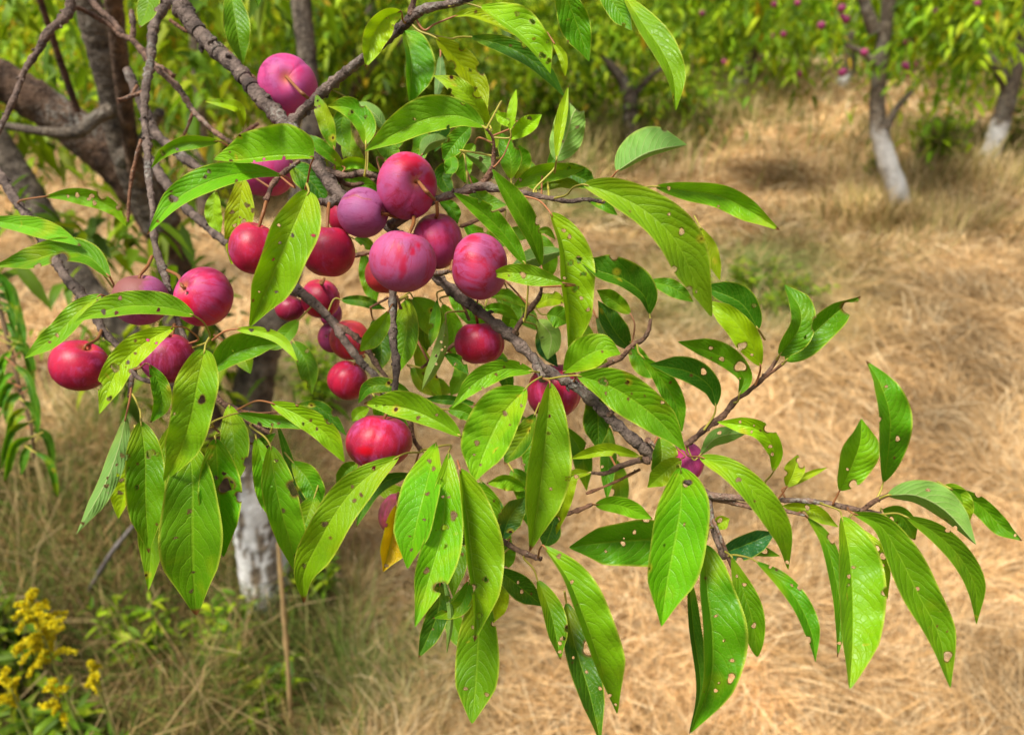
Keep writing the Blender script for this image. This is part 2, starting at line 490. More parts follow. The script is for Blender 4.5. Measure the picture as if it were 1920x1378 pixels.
def blades(n, sampler, length, width, lift, colors, name, label, bend=.5, up=0.0, dirf=None, jitter=.9, green=0.0, build=True, mb=None):
    x, y = sampler(n); n = len(x)
    z = hgt(x, y)
    ang = (fbm(x * 1.9 + 90, y * 1.9 + 20, 3) * 14.0) if dirf is None else dirf(x, y)
    ang = ang + RNG.normal(0, jitter, n)
    el_ = np.clip(up + RNG.normal(0, .22, n), -.1, 1.45)
    L = length * RNG.uniform(.5, 1.35, n); W = width * RNG.uniform(.5, 1.5, n)
    dx = np.cos(ang) * np.cos(el_); dy = np.sin(ang) * np.cos(el_); dz = np.sin(el_)
    curl = RNG.normal(0, bend, n)
    ts = np.array([0, .34, .68, 1.0])
    pts = []
    for t in ts:
        a2 = ang + curl * t
        cx = x + L * t * (np.cos(ang) * (1 - t * .5) + np.cos(a2) * t * .5) * np.cos(el_)
        cy = y + L * t * (np.sin(ang) * (1 - t * .5) + np.sin(a2) * t * .5) * np.cos(el_)
        cz = z + lift * RNG.random(n) * (t > 0) + L * (dz * t - .35 * np.abs(bend) * t * t * np.maximum(dz, 0.15)) + .002
        g2 = hgt(cx, cy)
        cz = np.maximum(cz, g2 + .003)
        pts.append(np.stack([cx, cy, cz], -1))
    sx = -np.sin(ang); sy = np.cos(ang)
    roll = RNG.uniform(-.8, .8, n)
    sd_ = np.stack([sx * np.cos(roll), sy * np.cos(roll), np.sin(roll)], -1)
    vv = np.empty((n, 8, 3))
    for q, (p_, wq) in enumerate(zip(pts, (.7, 1.0, .8, .12))):
        vv[:, 2 * q] = p_ - sd_ * (W * wq / 2)[:, None]; vv[:, 2 * q + 1] = p_ + sd_ * (W * wq / 2)[:, None]
    base = np.arange(n)[:, None] * 8
    ff = np.stack([np.stack([base[:, 0] + a for a in (2 * q, 2 * q + 1, 2 * q + 3, 2 * q + 2)], -1) for q in range(3)], 1).reshape(-1, 4)
    ci = RNG.integers(0, len(colors), n)
    cc = colors[ci] * RNG.uniform(.6, 1.2, n)[:, None]
    tone = (.30 + 1.25 * fbm(x * 2.3 + 5, y * 2.3 + 60, 3))[:, None]
    cc = cc * tone
    gp_ = green_patch(x, y) * (RNG.random(n) < .75)
    cc = cc * (1 - gp_[:, None]) + np.array([.17, .22, .05]) * gp_[:, None]
    if green:
        gm = (RNG.random(n) < green)[:, None]
        cc = np.where(gm, np.array([.10, .17, .02]) * RNG.uniform(.5, 1.5, n)[:, None], cc)
    own = mb is None
    mb = mb or MB()
    mb.add(vv.reshape(-1, 3), ff, 0, np.repeat(cc, 8, 0))
    if not own or not build: return mb
    o = mb.build(name, M_STRAW, smooth=False)
    return tag(o, label, None, None, 'stuff')

def frustum(y0, y1, margin=1.25, extra=.4, keep=None):
    def s(n):
        y = y0 + (y1 - y0) * RNG.random(n) ** .8
        hw = (y / cp * .70 + extra) * margin
        x = RNG.uniform(-1, 1, n) * hw
        k = keep(x, y) if keep else np.ones(n, bool)
        return x[k], y[k]
    return s
hayk = lambda x, y: (RNG.random(len(x)) > weedy(x, y) * .93)
mbh = MB()
for (n, y0, y1, L, W, lift, up) in ((105000, .7, 2.6, .17, .00145, .035, .10), (80000, 2.4, 5.0, .22, .0026, .045, .12), (60000, 4.6, 9.0, .28, .0055, .05, .12), (42000, 8.4, 17.0, .38, .013, .07, .15)):
    blades(n, frustum(y0, y1, keep=hayk), L, W, lift, HAY, '', '', bend=.35, up=up, mb=mbh, jitter=1.0)
# raised loose tufts
blades(14000, frustum(.8, 6.0, keep=lambda x, y: hayk(x, y) & (fbm(x * 3 + 31, y * 3 + 8) > .58)), .19, .0018, .04, HAY * 1.05, '', '', bend=.6, up=.5, mb=mbh)
tag(mbh.build('dry_hay', M_STRAW, smooth=False), 'loose golden dry hay lying matted over the mown field', kind='stuff')
wk = lambda x, y: (RNG.random(len(x)) < weedy(x, y))
mbw = MB()
blades(60000, frustum(.7, 3.0, keep=wk), .20, .0017, .10, DULL, '', '', bend=.8, up=.45, mb=mbw, green=.33)
blades(50000, frustum(.7, 3.0, keep=wk), .26, .0015, .14, DULL * 1.3, '', '', bend=.7, up=.25, mb=mbw, green=.28)
blades(2600, frustum(.7, 3.4, keep=wk), .42, .0024, .16, np.array([(.5, .37, .17), (.42, .30, .14), (.20, .20, .05)]), '', '', bend=.5, up=.6, mb=mbw)
tag(mbw.build('rough_grass', M_STRAW, smooth=False), 'tall dull brown and green uncut grass under the plum tree', kind='stuff')

# tall dry grass at the feet of the right hand trees and along the far rows
def ring(px, py, r, ecc=1.0):
    q = G(px, py)
    def s(n):
        return q[0] + RNG.normal(0, r, n) * ecc, q[1] + RNG.normal(0, r, n) * .6
    return s
TALL = np.array([(.60, .42, .19), (.50, .35, .15), (.36, .28, .09), (.72, .53, .28), (.24, .23, .06)])
mbt = MB()
blades(2200, ring(1690, 425, .34, 1.1), .26, .006, .02, TALL, '', '', bend=.4, up=1.0, mb=mbt)
blades(2600, ring(1500, 480, .36, 1.2), .18, .005, .05, TALL * .85, '', '', bend=.5, up=.5, mb=mbt)
blades(1800, ring(1800, 350, .45, 1.3), .32, .007, .05, TALL, '', '', bend=.4, up=.9, mb=mbt)
for px, py, n, r in ((1060, 290, 3000, .6), (1230, 245, 2600, .6), (1310, 205, 1200, .5), (900, 320, 2000, .7), (1440, 172, 500, .6), (700, 330, 2000, .8), (1860, 290, 2000, .7)):
    blades(n, ring(px, py, r, 1.2), .36, .010, .05, np.array([(.44, .33, .13), (.30, .26, .08), (.16, .20, .03), (.56, .42, .20), (.16, .17, .03)]), '', '', bend=.4, up=1.05, mb=mbt)
tag(mbt.build('tall_grass', M_STRAW, smooth=False), 'tall brown seeding grass left standing under the tree rows', kind='stuff')

# ------------------------------------------------------------------ foliage made of many small leaves
ZUP = np.array([0, 0, 1.0])
def unit(a): return a / (np.linalg.norm(a, axis=-1, keepdims=True) + 1e-9)
def leafcloud(mb, pos, direc, size, cols, ratio=.3, mat=0, droop=.5):
    """folded, drooping leaf blades: pos (n,3) where each is attached, direc (n,3) where it points"""
    n = len(pos)
    d = unit(direc); s = unit(np.cross(d, ZUP + RNG.normal(0, .35, (n, 3)))); nn = np.cross(s, d)
    ts = (0, .28, .62, 1.0); ws = (.06, .92, .86, .04)
    vv = np.empty((n, 12, 3)); sz = size[:, None]
    cv = RNG.uniform(.15, droop, n)[:, None]
    for q, (t, w) in enumerate(zip(ts, ws)):
        c = pos + d * sz * t - ZUP * sz * cv * t * t
        hw = sz * ratio * .5 * w
        vv[:, 3 * q] = c - s * hw + nn * hw * .45
        vv[:, 3 * q + 1] = c
        vv[:, 3 * q + 2] = c + s * hw + nn * hw * .45
    base = np.arange(n)[:, None] * 12
    ff = []
    for q in range(3):
        for k in (0, 1):
            a = 3 * q + k
            ff.append(np.stack([base[:, 0] + a, base[:, 0] + a + 1, base[:, 0] + a + 4, base[:, 0] + a + 3], -1))
    uv = np.tile(np.array([[t, k] for t in ts for k in (-1, 0, 1)], float), (n, 1))
    mb.add(vv.reshape(-1, 3), np.concatenate(ff), mat, np.repeat(cols, 12, 0), uv)

GREENS = np.array([(.34, .50, .008), (.24, .43, .008), (.38, .56, .01), (.16, .32, .008), (.46, .57, .015), (.12, .24, .010)])
def shoots(mb, starts, dirs, length, leaf, per=12, pal=GREENS, stem_mb=None, stemcol=(.12, .08, .04), gap=1.0, yel=.03, tone=None):
    """leafy drooping shoots: leaves set along a bending stem"""
    n = len(starts)
    d = unit(dirs); L = length * RNG.uniform(.6, 1.3, n)
    cv = RNG.uniform(.2, 1.1, n)[:, None]; sidev = RNG.normal(0, .25, (n, 3))
    P_, D_, S_, C_ = [], [], [], []
    tn = RNG.uniform(.6, 1.35, n) if tone is None else tone
    ci = RNG.integers(0, len(pal), n)
    for k in range(per):
        t = (k + .5 + RNG.uniform(-.3, .3, n)) / per
        q = starts + (d * t[:, None] + sidev * (t ** 2)[:, None] - ZUP * cv * (t ** 2)[:, None] * .6) * L[:, None]
        az_ = RNG.uniform(0, 6.283, n)
        out = np.stack([np.cos(az_), np.sin(az_), RNG.uniform(-1.1, .25, n)], -1)
        P_.append(q); D_.append(out + d * .5); S_.append(leaf * RNG.uniform(.6, 1.25, n))
        cc = pal[(ci + (RNG.random(n) < .35) * RNG.integers(0, len(pal), n)) % len(pal)] * (tn * RNG.uniform(.8, 1.2, n))[:, None]
        ye = (RNG.random(n) < yel)[:, None]
        C_.append(np.where(ye, np.array([.62, .42, .02]), cc))
    leafcloud(mb, np.concatenate(P_), np.concatenate(D_), np.concatenate(S_), np.concatenate(C_), ratio=.34)

def crown_shoots(c, r, n, bias=0.0):
    """points through an uneven ellipsoid with hollows"""
    p = RNG.normal(0, 1, (n * 3, 3)); p = unit(p) * (RNG.random((n * 3, 1)) ** .45)
    k = fbm(p[:, 0] * 2.2 + c[0] * 3 + 50, p[:, 1] * 2.2 + p[:, 2] * 1.7 + 50, 3)
    p = p[k > .44][:n]
    return np.asarray(c) + p * np.asarray(r), unit(p) + np.array([0, 0, -.1])

WHITE = np.array([.68, .67, .65]); GREY = np.array([.130, .108, .082]); BROWN = np.array([.13, .10, .075])
def bg_tree(name, label, trunks, crowns, cat='tree', group=None, wash=None, leaf=.10, fruit=None, pal=GREENS, col=GREY, per=13, length=.45, yel=.03, crownlabel=None):
    """trunks: list of (points, radii); crowns: list of (centre, radii, number of shoots)"""
    b = np.array(trunks[0][0][0], float)
    root = tag(empty(name, b), label, cat, group)
    for q, (pts, rr) in enumerate(trunks):
        m = MB()
        def cf(t, v, q=q):
            if wash is None or q > 0: return np.tile(col, (len(v), 1))
            w = np.clip((wash - v[:, 2] + RNG.normal(0, .02, len(v))) / .03, 0, 1)[:, None]
            return col * (1 - w) + WHITE * w * (.62 + .6 * fbm(v[:, 0] * 25 + 9, v[:, 2] * 9 + 4, 3))[:, None]
        tube(m, pts, rr, sides=14, n=40, rough=.035, colf=cf)
        m.build('trunk' if q == 0 else 'limb', M_TRUNK, root, np.array(pts[0]))
    m = MB()
    for c, r, n in crowns:
        s, d = crown_shoots(c, r, n)
        shoots(m, s, d, length, leaf, per=per, pal=pal, yel=yel)
    m.build('crown', M_VEG, root, np.array(crowns[0][0]))
    return root

def tr_px(pl, Y):
    """trunk points from pixels, at a fixed distance ahead"""
    return [PY(x, y, Y) for x, y in pl]

Y1 = G(1690, 402)[1]
bg_tree('orchard_tree', 'leaning orchard tree with a clean whitewashed lower trunk, nearest on the right', [
    (tr_px([(1694, 412), (1680, 350), (1662, 300), (1648, 240), (1645, 190), (1652, 110), (1662, 40), (1672, -40), (1690, -180)], Y1), [.085, .070, .066, .060, .052, .048, .045, .04, .035]),
    (tr_px([(1664, 238), (1680, 205), (1700, 182), (1712, 170)], Y1 - .05), [.028, .022, .018, .012]),
    (tr_px([(1648, 125), (1615, 98), (1585, 85)], Y1 - .02), [.03, .02, .015]),
    (tr_px([(1640, 60), (1625, 20), (1612, -30), (1600, -90)], Y1), [.045, .04, .03, .02])],
    [(PY(1540, -170, Y1 + .5), (1.1, .35, .26), 100), (PY(1490, 20, Y1 + .6), (.45, .3, .16), 40), (PY(1790, -30, Y1 - .1), (.35, .4, .30), 100), (PY(1770, 75, Y1 + .2), (.22, .3, .12), 20), (PY(1590, 60, Y1 + .5), (.2, .2, .15), 16)], wash=PY(1648, 237, Y1)[2], group='whitewashed orchard trees',
    leaf=.095, col=GREY * 1.25)
Y2 = G(1850, 318)[1]
bg_tree('orchard_tree', 'orchard tree with a short whitewashed foot at the right edge of the field', [
    (tr_px([(1838, 330), (1858, 285), (1878, 225), (1893, 170), (1905, 120), (1925, 60), (1940, -20)], Y2), [.10, .085, .08, .075, .07, .065, .06]),
    (tr_px([(1893, 170), (1870, 130), (1845, 90), (1820, 30)], Y2), [.05, .04, .03, .02])],
    [(PY(1960, -60, Y2 + .3), (.8, .6, .45), 190), (PY(1800, 60, Y2 + .6), (.4, .2, .2), 40)], wash=PY(1875, 228, Y2)[2], group='whitewashed orchard trees', leaf=.095, pal=GREENS * .9)
Y3 = G(1368, 192)[1]
bg_tree('orchard_tree', 'far orchard tree whose short white foot leans right beside the path opening', [
    (tr_px([(1368, 192), (1378, 168), (1392, 145), (1410, 100), (1420, 40)], Y3), [.10, .10, .09, .08, .07])],
    [(PY(1380, -30, Y3 + .3), (1.8, .8, .60), 420)], wash=PY(1392, 145, Y3)[2], group='whitewashed orchard trees', leaf=.13, length=.6, pal=GREENS * 1.05)
Y4 = G(1575, 162)[1]
bg_tree('orchard_tree', 'farthest orchard tree with a small white foot at the head of the mown strip', [
    (tr_px([(1575, 163), (1583, 148), (1592, 130), (1600, 60)], Y4), [.11, .10, .09, .07])],
    [(PY(1620, -60, Y4 + .6), (3.0, 1.2, .9), 420)], wash=PY(1588, 138, Y4)[2], group='whitewashed orchard trees', leaf=.15, length=.7)
Y5 = G(1180, 290)[1]
bg_tree('orchard_tree', 'dark spreading tree with a black leaning trunk beyond the end of the fruiting branch', [
    (tr_px([(1192, 292), (1185, 230), (1178, 180), (1160, 140), (1125, 110)], Y5), [.10, .08, .07, .05, .04]),
    (tr_px([(1180, 190), (1215, 150), (1250, 120)], Y5), [.04, .03, .02])],
    [(PY(1085, 30, Y5 + .5), (1.0, .6, .5), 330), (PY(1230, 180, Y5 + .5), (.4, .4, .3), 70), (PY(1020, 160, Y5 + .5), (.4, .4, .3), 70)], leaf=.10, col=BROWN * .5, pal=GREENS * .85)
Y6 = G(635, 395)[1]
bg_tree('orchard_tree', 'grey trunked tree behind the plums, forking below the tall thin branch', [
    (tr_px([(628, 400), (632, 310), (642, 230), (655, 160), (672, 110), (690, 50), (705, -20)], Y6), [.06, .055, .05, .045, .045, .038, .03]),
    (tr_px([(655, 165), (690, 132), (730, 95), (780, 50)], Y6), [.035, .03, .026, .02])],
    [(PY(700, 20, Y6 + .3), (.75, .6, .62), 330), (PY(830, 130, Y6 + .9), (.8, .6, .55), 260)], leaf=.085, col=GREY * 1.0, pal=GREENS * .75, length=.35)
Y7 = G(385, 420)[1]
bg_tree('orchard_tree', 'slim pale grey tree standing behind the crossing twigs on the left', [
    (tr_px([(385, 420), (380, 330), (376, 240), (372, 150), (365, 60), (360, -40)], Y7), [.05, .045, .042, .04, .035, .03])],
    [(PY(330, 30, Y7 + .6), (1.15, .7, .80), 560)], leaf=.09, col=GREY * 1.5, pal=GREENS * 1.0, yel=.10, length=.4)
# the hedge of trees that closes the orchard
for q, (px, py, Y, rx, rz, n, k) in enumerate(((-150, 20, 9.0, 2.6, 2.0, 900, .9), (300, 60, 10.0, 2.4, 1.9, 950, 1.0), (680, 60, 9.6, 2.2, 1.9, 900, .72), (960, 60, 11.0, 2.3, 1.7, 850, .85), (1280, 20, 14.5, 3.2, 2.0, 900, 1.1), (2150, 0, 11.0, 2.8, 2.3, 800, .9), (1900, 60, 15.0, 3.2, 1.6, 700, .9))):
    c = PY(px, py, Y)
    labs = ('bushy yellow flecked tree filling the far left corner', 'tall pale green tree behind the crossing twigs at left', 'dark green tree behind the grey forked trunk', 'dense green tree behind the drooping top leaves',
            'bright far tree closing the field behind the dark tree', 'far tree standing beyond the right edge of the field', 'pale tree behind the two whitewashed trunks at right')
    bg_tree('hedge_tree', labs[q], [([(c[0], Y, 0), (c[0] + .1, Y, 1.0), (c[0], Y, 2.0)], [.12, .1, .06])], [((c[0], Y, 1.55), (rx, .9, 1.3), int(n * .75))], leaf=.12, length=.6, pal=GREENS * (k * .5 + .7), group='trees closing the far side of the field', yel=.10 if q < 2 else .03)

# shrubs and weeds
def shrub(name, label, cat, px, py, h, w, n, leaf, pal=GREENS, group=None, upright=True, stemcol=(.16, .12, .06)):
    b = G(px, py); b[2] = hgt(b[0], b[1])
    root = tag(empty(name, b), label, cat, group)
    ms = MB(); mf = MB()
    for k in range(n):
        a = RNG.uniform(0, 6.283); r = w * RNG.random() ** .6
        top = b + np.array([math.cos(a) * r, math.sin(a) * r * .8, h * RNG.uniform(.6, 1.0)])
        bot = b + np.array([math.cos(a) * r * .35, math.sin(a) * r * .35, 0])
        tube(ms, [bot, (bot + top) / 2 + RNG.normal(0, .01, 3), top], [.005 * h + .002, .0035 * h + .0015, .001], sides=5, n=6, col=stemcol)
        m_ = 26
        t = RNG.uniform(.2, 1.0, m_)[:, None]
        q = bot * (1 - t) + top * t
        az_ = RNG.uniform(0, 6.283, m_)
        dd = np.stack([np.cos(az_), np.sin(az_), RNG.uniform(-.2, .9, m_)], -1)
        leafcloud(mf, q, dd, leaf * RNG.uniform(.5, 1.2, m_) * (1.25 - t[:, 0] * .6), pal[RNG.integers(0, len(pal), m_)] * RNG.uniform(.7, 1.3, (m_, 1)), ratio=.26, droop=.3)
    ms.build('stem', M_PET, root, b); mf.build('foliage', M_VEG, root, b)
    return root
shrub('shrub', 'dark green shrub right of the whitewashed leaning trunk', 'shrub', 1745, 335, .75, .28, 26, .11, GREENS * .7)
shrub('shrub', 'small dark green shrub left of the whitewashed leaning trunk', 'shrub', 1640, 345, .38, .16, 12, .09, GREENS * .8)
shrub('shrub', 'leafy shrub at the foot of the right edge tree', 'shrub', 1905, 300, .8, .35, 24, .12, GREENS * .65)
shrub('weed_clump', 'upright light green weeds left of the lowest plums, beside the grey trunk', 'weeds', 610, 800, .42, .12, 11, .075, GREENS * 1.1)
shrub('weed_clump', 'low green weeds on the hay below the upper right leaves', 'weeds', 1395, 560, .20, .50, 46, .07, GREENS * .62)
shrub('weed_clump', 'green sprigs growing at the whitewashed foot of the plum tree', 'weeds', 430, 1215, .22, .08, 4, .075, GREENS * 1.1)
shrub('weed_clump', 'green weeds in the rough grass left of the whitewashed foot', 'weeds', 300, 1220, .24, .14, 7, .07, GREENS * .8)
shrub('weed_clump', 'green leafy weeds right of the whitewashed foot, below the long hanging leaf', 'weeds', 590, 1120, .20, .12, 9, .06, GREENS * .7)
shrub('weed_clump', 'green weeds behind the tan dead stalk near the bottom edge', 'weeds', 450, 1330, .16, .16, 10, .06, GREENS * .55)
shrub('weed_clump', 'dark green weeds behind the goldenrod in the bottom left corner', 'weeds', 20, 1330, .30, .16, 14, .09, GREENS * .42)
shrub('weed_clump', 'green weeds at the bottom edge under the small goldenrod', 'weeds', 160, 1450, .22, .22, 14, .09, GREENS * .45)
shrub('shrub', 'pale green bush in the rough strip behind the dark tree', 'shrub', 1300, 225, .8, .9, 30, .13, GREENS * .9)
shrub('shrub', 'low dark bush under the dark spreading tree', 'shrub', 1060, 285, .6, .6, 24, .11, GREENS * .45)

# ------------------------------------------------------------------ goldenrod
def goldenrod(label, px, top, bot, d, sprays, spread, lean=0.0):
    A = P(px, top, d); gpt = np.array([P(px, bot, d)[0], A[1], 0.0])
    # the plant stands on the ground straight under its head
    gpt = np.array([A[0] - lean, A[1] - .02, hgt(A[0], A[1])])
    root = tag(empty('goldenrod', gpt), label, 'flower', 'goldenrod plants in the bottom left corner')
    ms = MB(); mid = (A + gpt) / 2 + np.array([.012, 0, .02])
    c = tube(ms, [gpt, mid, A], [.0035, .003, .0015], sides=6, n=16, col=(.30, .33, .08))
    mf = MB()
    H = spread
    for k in range(sprays):
        t = k / max(1, sprays - 1)
        z0 = A - (A - mid) * (t * H * 2.4 / (np.linalg.norm(A - mid) + 1e-6)) * .55
        a = RNG.uniform(0, 6.283) if k else 0
        L = H * (.14 + .46 * t ** .7) * RNG.uniform(.7, 1.1)
        dv = np.array([math.cos(a), math.sin(a) * .8, 0])
        pts = [z0, z0 + dv * L * .45 + ZUP * L * .42, z0 + dv * L + ZUP * L * .28]
        cc = tube(ms, pts, [.0014, .001, .0007], sides=4, n=8, col=(.34, .36, .08))
        m_ = 260
        tt = RNG.uniform(.12, 1, m_)
        q = np.stack([np.interp(tt, np.linspace(0, 1, 8), cc[:, j]) for j in range(3)], -1) + RNG.normal(0, .0014, (m_, 3)) + ZUP * RNG.uniform(0, .004, (m_, 1))
        dd = RNG.normal(0, 1, (m_, 3)) + ZUP * 1.2
        yc = np.array([(.80, .66, .012), (.70, .55, .008), (.88, .76, .04), (.46, .44, .02)])[RNG.integers(0, 4, m_)]
        leafcloud(mf, q, dd, np.full(m_, .0042) * RNG.uniform(.6, 1.3, m_), yc, ratio=.8, droop=.2)
    ml = MB(); m_ = 46
    t = RNG.uniform(.05, .75, m_)[:, None]
    az_ = RNG.uniform(0, 6.283, m_)
    leafcloud(ml, gpt * (1 - t) + A * t, np.stack([np.cos(az_), np.sin(az_), RNG.uniform(-.1, .7, m_)], -1), .075 * RNG.uniform(.5, 1.1, m_), GREENS[[1, 3, 5]][RNG.integers(0, 3, m_)] * .8, ratio=.17)
    ms.build('stem', M_PET, root, gpt); mf.build('flower_head', M_FLOWER, root, A); ml.build('foliage', M_VEG, root, gpt)
goldenrod('tall goldenrod with a plume of yellow flowers in the bottom left corner', 52, 1122, 1378, 1.24, 26, .105)
goldenrod('low goldenrod cut by the left edge of the picture', 8, 1262, 1378, 1.25, 8, .06)
goldenrod('small goldenrod with one short yellow spray, right of the tall plume', 168, 1248, 1378, 1.25, 6, .05)
goldenrod('low goldenrod head half hidden at the foot of the tall plume', 96, 1282, 1378, 1.22, 8, .055)

# dead stalk
A, B_, C_, D_ = P(522, 1018, 1.72), P(530, 1130, 1.74), P(541, 1270, 1.78), P(548, 1420, 1.86)
m = MB(); tube(m, [A, B_, C_, D_], [.0045, .0048, .005, .0052], sides=8, n=30, rough=.08, col=(.46, .31, .14))
o = m.build('dry_stalk', M_STRAW, None, D_); tag(o, 'tall tan dead stalk standing before the whitewashed foot', 'stalk')
m = MB()
tube(m, [G(165, 1110, .05), P(210, 1035, 1.95), P(250, 985, 1.93)], [.006, .0055, .004], sides=8, n=24, rough=.08, col=(.15, .13, .13))
tag(m.build('fallen_twig', M_BARK, None, G(165, 1110, .05)), 'grey dead twig leaning in the rough grass left of the whitewashed foot', 'twig')

# ------------------------------------------------------------------ the plum tree
BASE = PY(500, 1190, 1.62); BASE[2] = 0
TREE = tag(empty('plum_tree', BASE), 'scarred old plum tree whose fruiting branch hangs across the whole picture', 'tree')
DARKBARK = np.array([.10, .068, .050])
def limb(name, pl, Ys, rr, col=DARKBARK * np.array([1.15, 1.05, .9]), wash=None):
    n = len(pl); Ys = np.interp(np.linspace(0, 1, n), np.linspace(0, 1, len(Ys)), Ys)
    pts = [PY(x, y, Y) for (x, y), Y in zip(pl, Ys)]
    m = MB()
    def cf(t, v):
        if wash is None: return np.tile(col, (len(v), 1))
        w = np.clip((wash - v[:, 2] + RNG.normal(0, .015, len(v))) / .02, 0, 1)[:, None]
        patch = (fbm(v[:, 0] * 70 + 9, v[:, 2] * 11 + 4, 3) > .45)[:, None]
        return col * (1 - w) + np.where(patch, WHITE * 1.15, col * 1.9) * w
    tube(m, pts, rr, sides=36, n=n * 12, rough=.022, colf=cf)
    return m.build(name, M_TRUNK, TREE, pts[0])
limb('trunk', [(505, 1200), (496, 1080), (480, 980), (466, 880), (470, 780), (484, 680), (512, 600), (535, 520), (560, 400), (583, 270), (578, 130), (564, 0), (560, -120)], [1.62, 1.66, 1.75, 1.9, 2.0],
     [.076, .066, .060, .050, .050, .047, .044, .038, .030, .024, .022, .022, .018], col=GREY * .95, wash=PY(480, 870, 1.66)[2])
limb('limb', [(480, 990), (440, 900), (390, 800), (352, 700), (338, 600), (322, 480), (285, 390), (235, 320), (170, 265), (90, 205), (0, 150), (-120, 90)], [1.66, 1.62, 1.56, 1.5], [.05, .045, .042, .04, .036, .037, .042, .043, .040, .038, .036, .034])
limb('limb', [(352, 740), (285, 670), (215, 600), (150, 520), (95, 430), (45, 345), (5, 280), (-60, 180)], [1.62, 1.75, 1.8], [.03, .03, .029, .030, .030, .030, .028, .025], col=GREY * .9)
limb('limb', [(300, 420), (262, 350), (228, 270), (208, 160), (186, 80), (164, 0), (150, -80)], [1.56, 1.5, 1.46], [.035, .030, .025, .025, .025, .022, .02], col=GREY)
limb('limb', [(262, 340), (246, 270), (232, 170), (222, 80), (212, 0), (205, -70)], [1.50, 1.38, 1.3], [.018, .014, .0135, .0135, .014, .012])
limb('limb', [(210, 205), (180, 222), (145, 248), (90, 248), (10, 236)], [1.42, 1.36], [.014, .012, .011, .008, .006], col=GREY)
limb('limb', [(146, 210), (118, 130), (95, 60), (72, -10)], [1.45, 1.4], [.006, .006, .0055, .005], col=np.array([.10, .05, .03]))
limb('limb', [(232, 300), (270, 262), (300, 210)], [1.5, 1.4], [.02, .012, .008], col=GREY)

# crown leaves a metre or two behind the fruiting branch
mc = MB()
def near_foliage(n, x0, x1, y0, y1, Ya, Yb, leaf, length=.22, per=9, tone=(.5, 1.1), pal=GREENS):
    px = RNG.uniform(x0, x1, n); py = RNG.uniform(y0, y1, n); Y = RNG.uniform(Ya, Yb, n)
    s = np.stack([PY(a, b, c) for a, b, c in zip(px, py, Y)])
    d = RNG.normal(0, 1, (n, 3)) + np.array([0, 0, -.2])
    shoots(mc, s, d, length, leaf, per=per, tone=RNG.uniform(*tone, n), pal=pal, yel=.004)
near_foliage(40, -60, 470, -160, 210, 1.8, 2.6, .085)
near_foliage(24, -60, 330, 180, 420, 1.8, 2.4, .08, tone=(.35, .8))
near_foliage(4, -40, 300, 260, 560, 1.15, 1.4, .07, length=.14, per=7, tone=(.35, .8))
near_foliage(16, 120, 440, 380, 700, 1.5, 1.75, .07, length=.16, tone=(.35, .8))
near_foliage(6, 330, 430, 700, 860, 1.5, 1.6, .06, length=.12, tone=(.5, .9))
near_foliage(16, 600, 900, -160, 60, 2.0, 3.0, .08, tone=(.4, .9))
near_foliage(5, 130, 260, 590, 700, 1.5, 1.7, .06, length=.12, tone=(.6, .9))
cr = mc.build('foliage', M_VEG, TREE, PY(300, 100, 1.7))

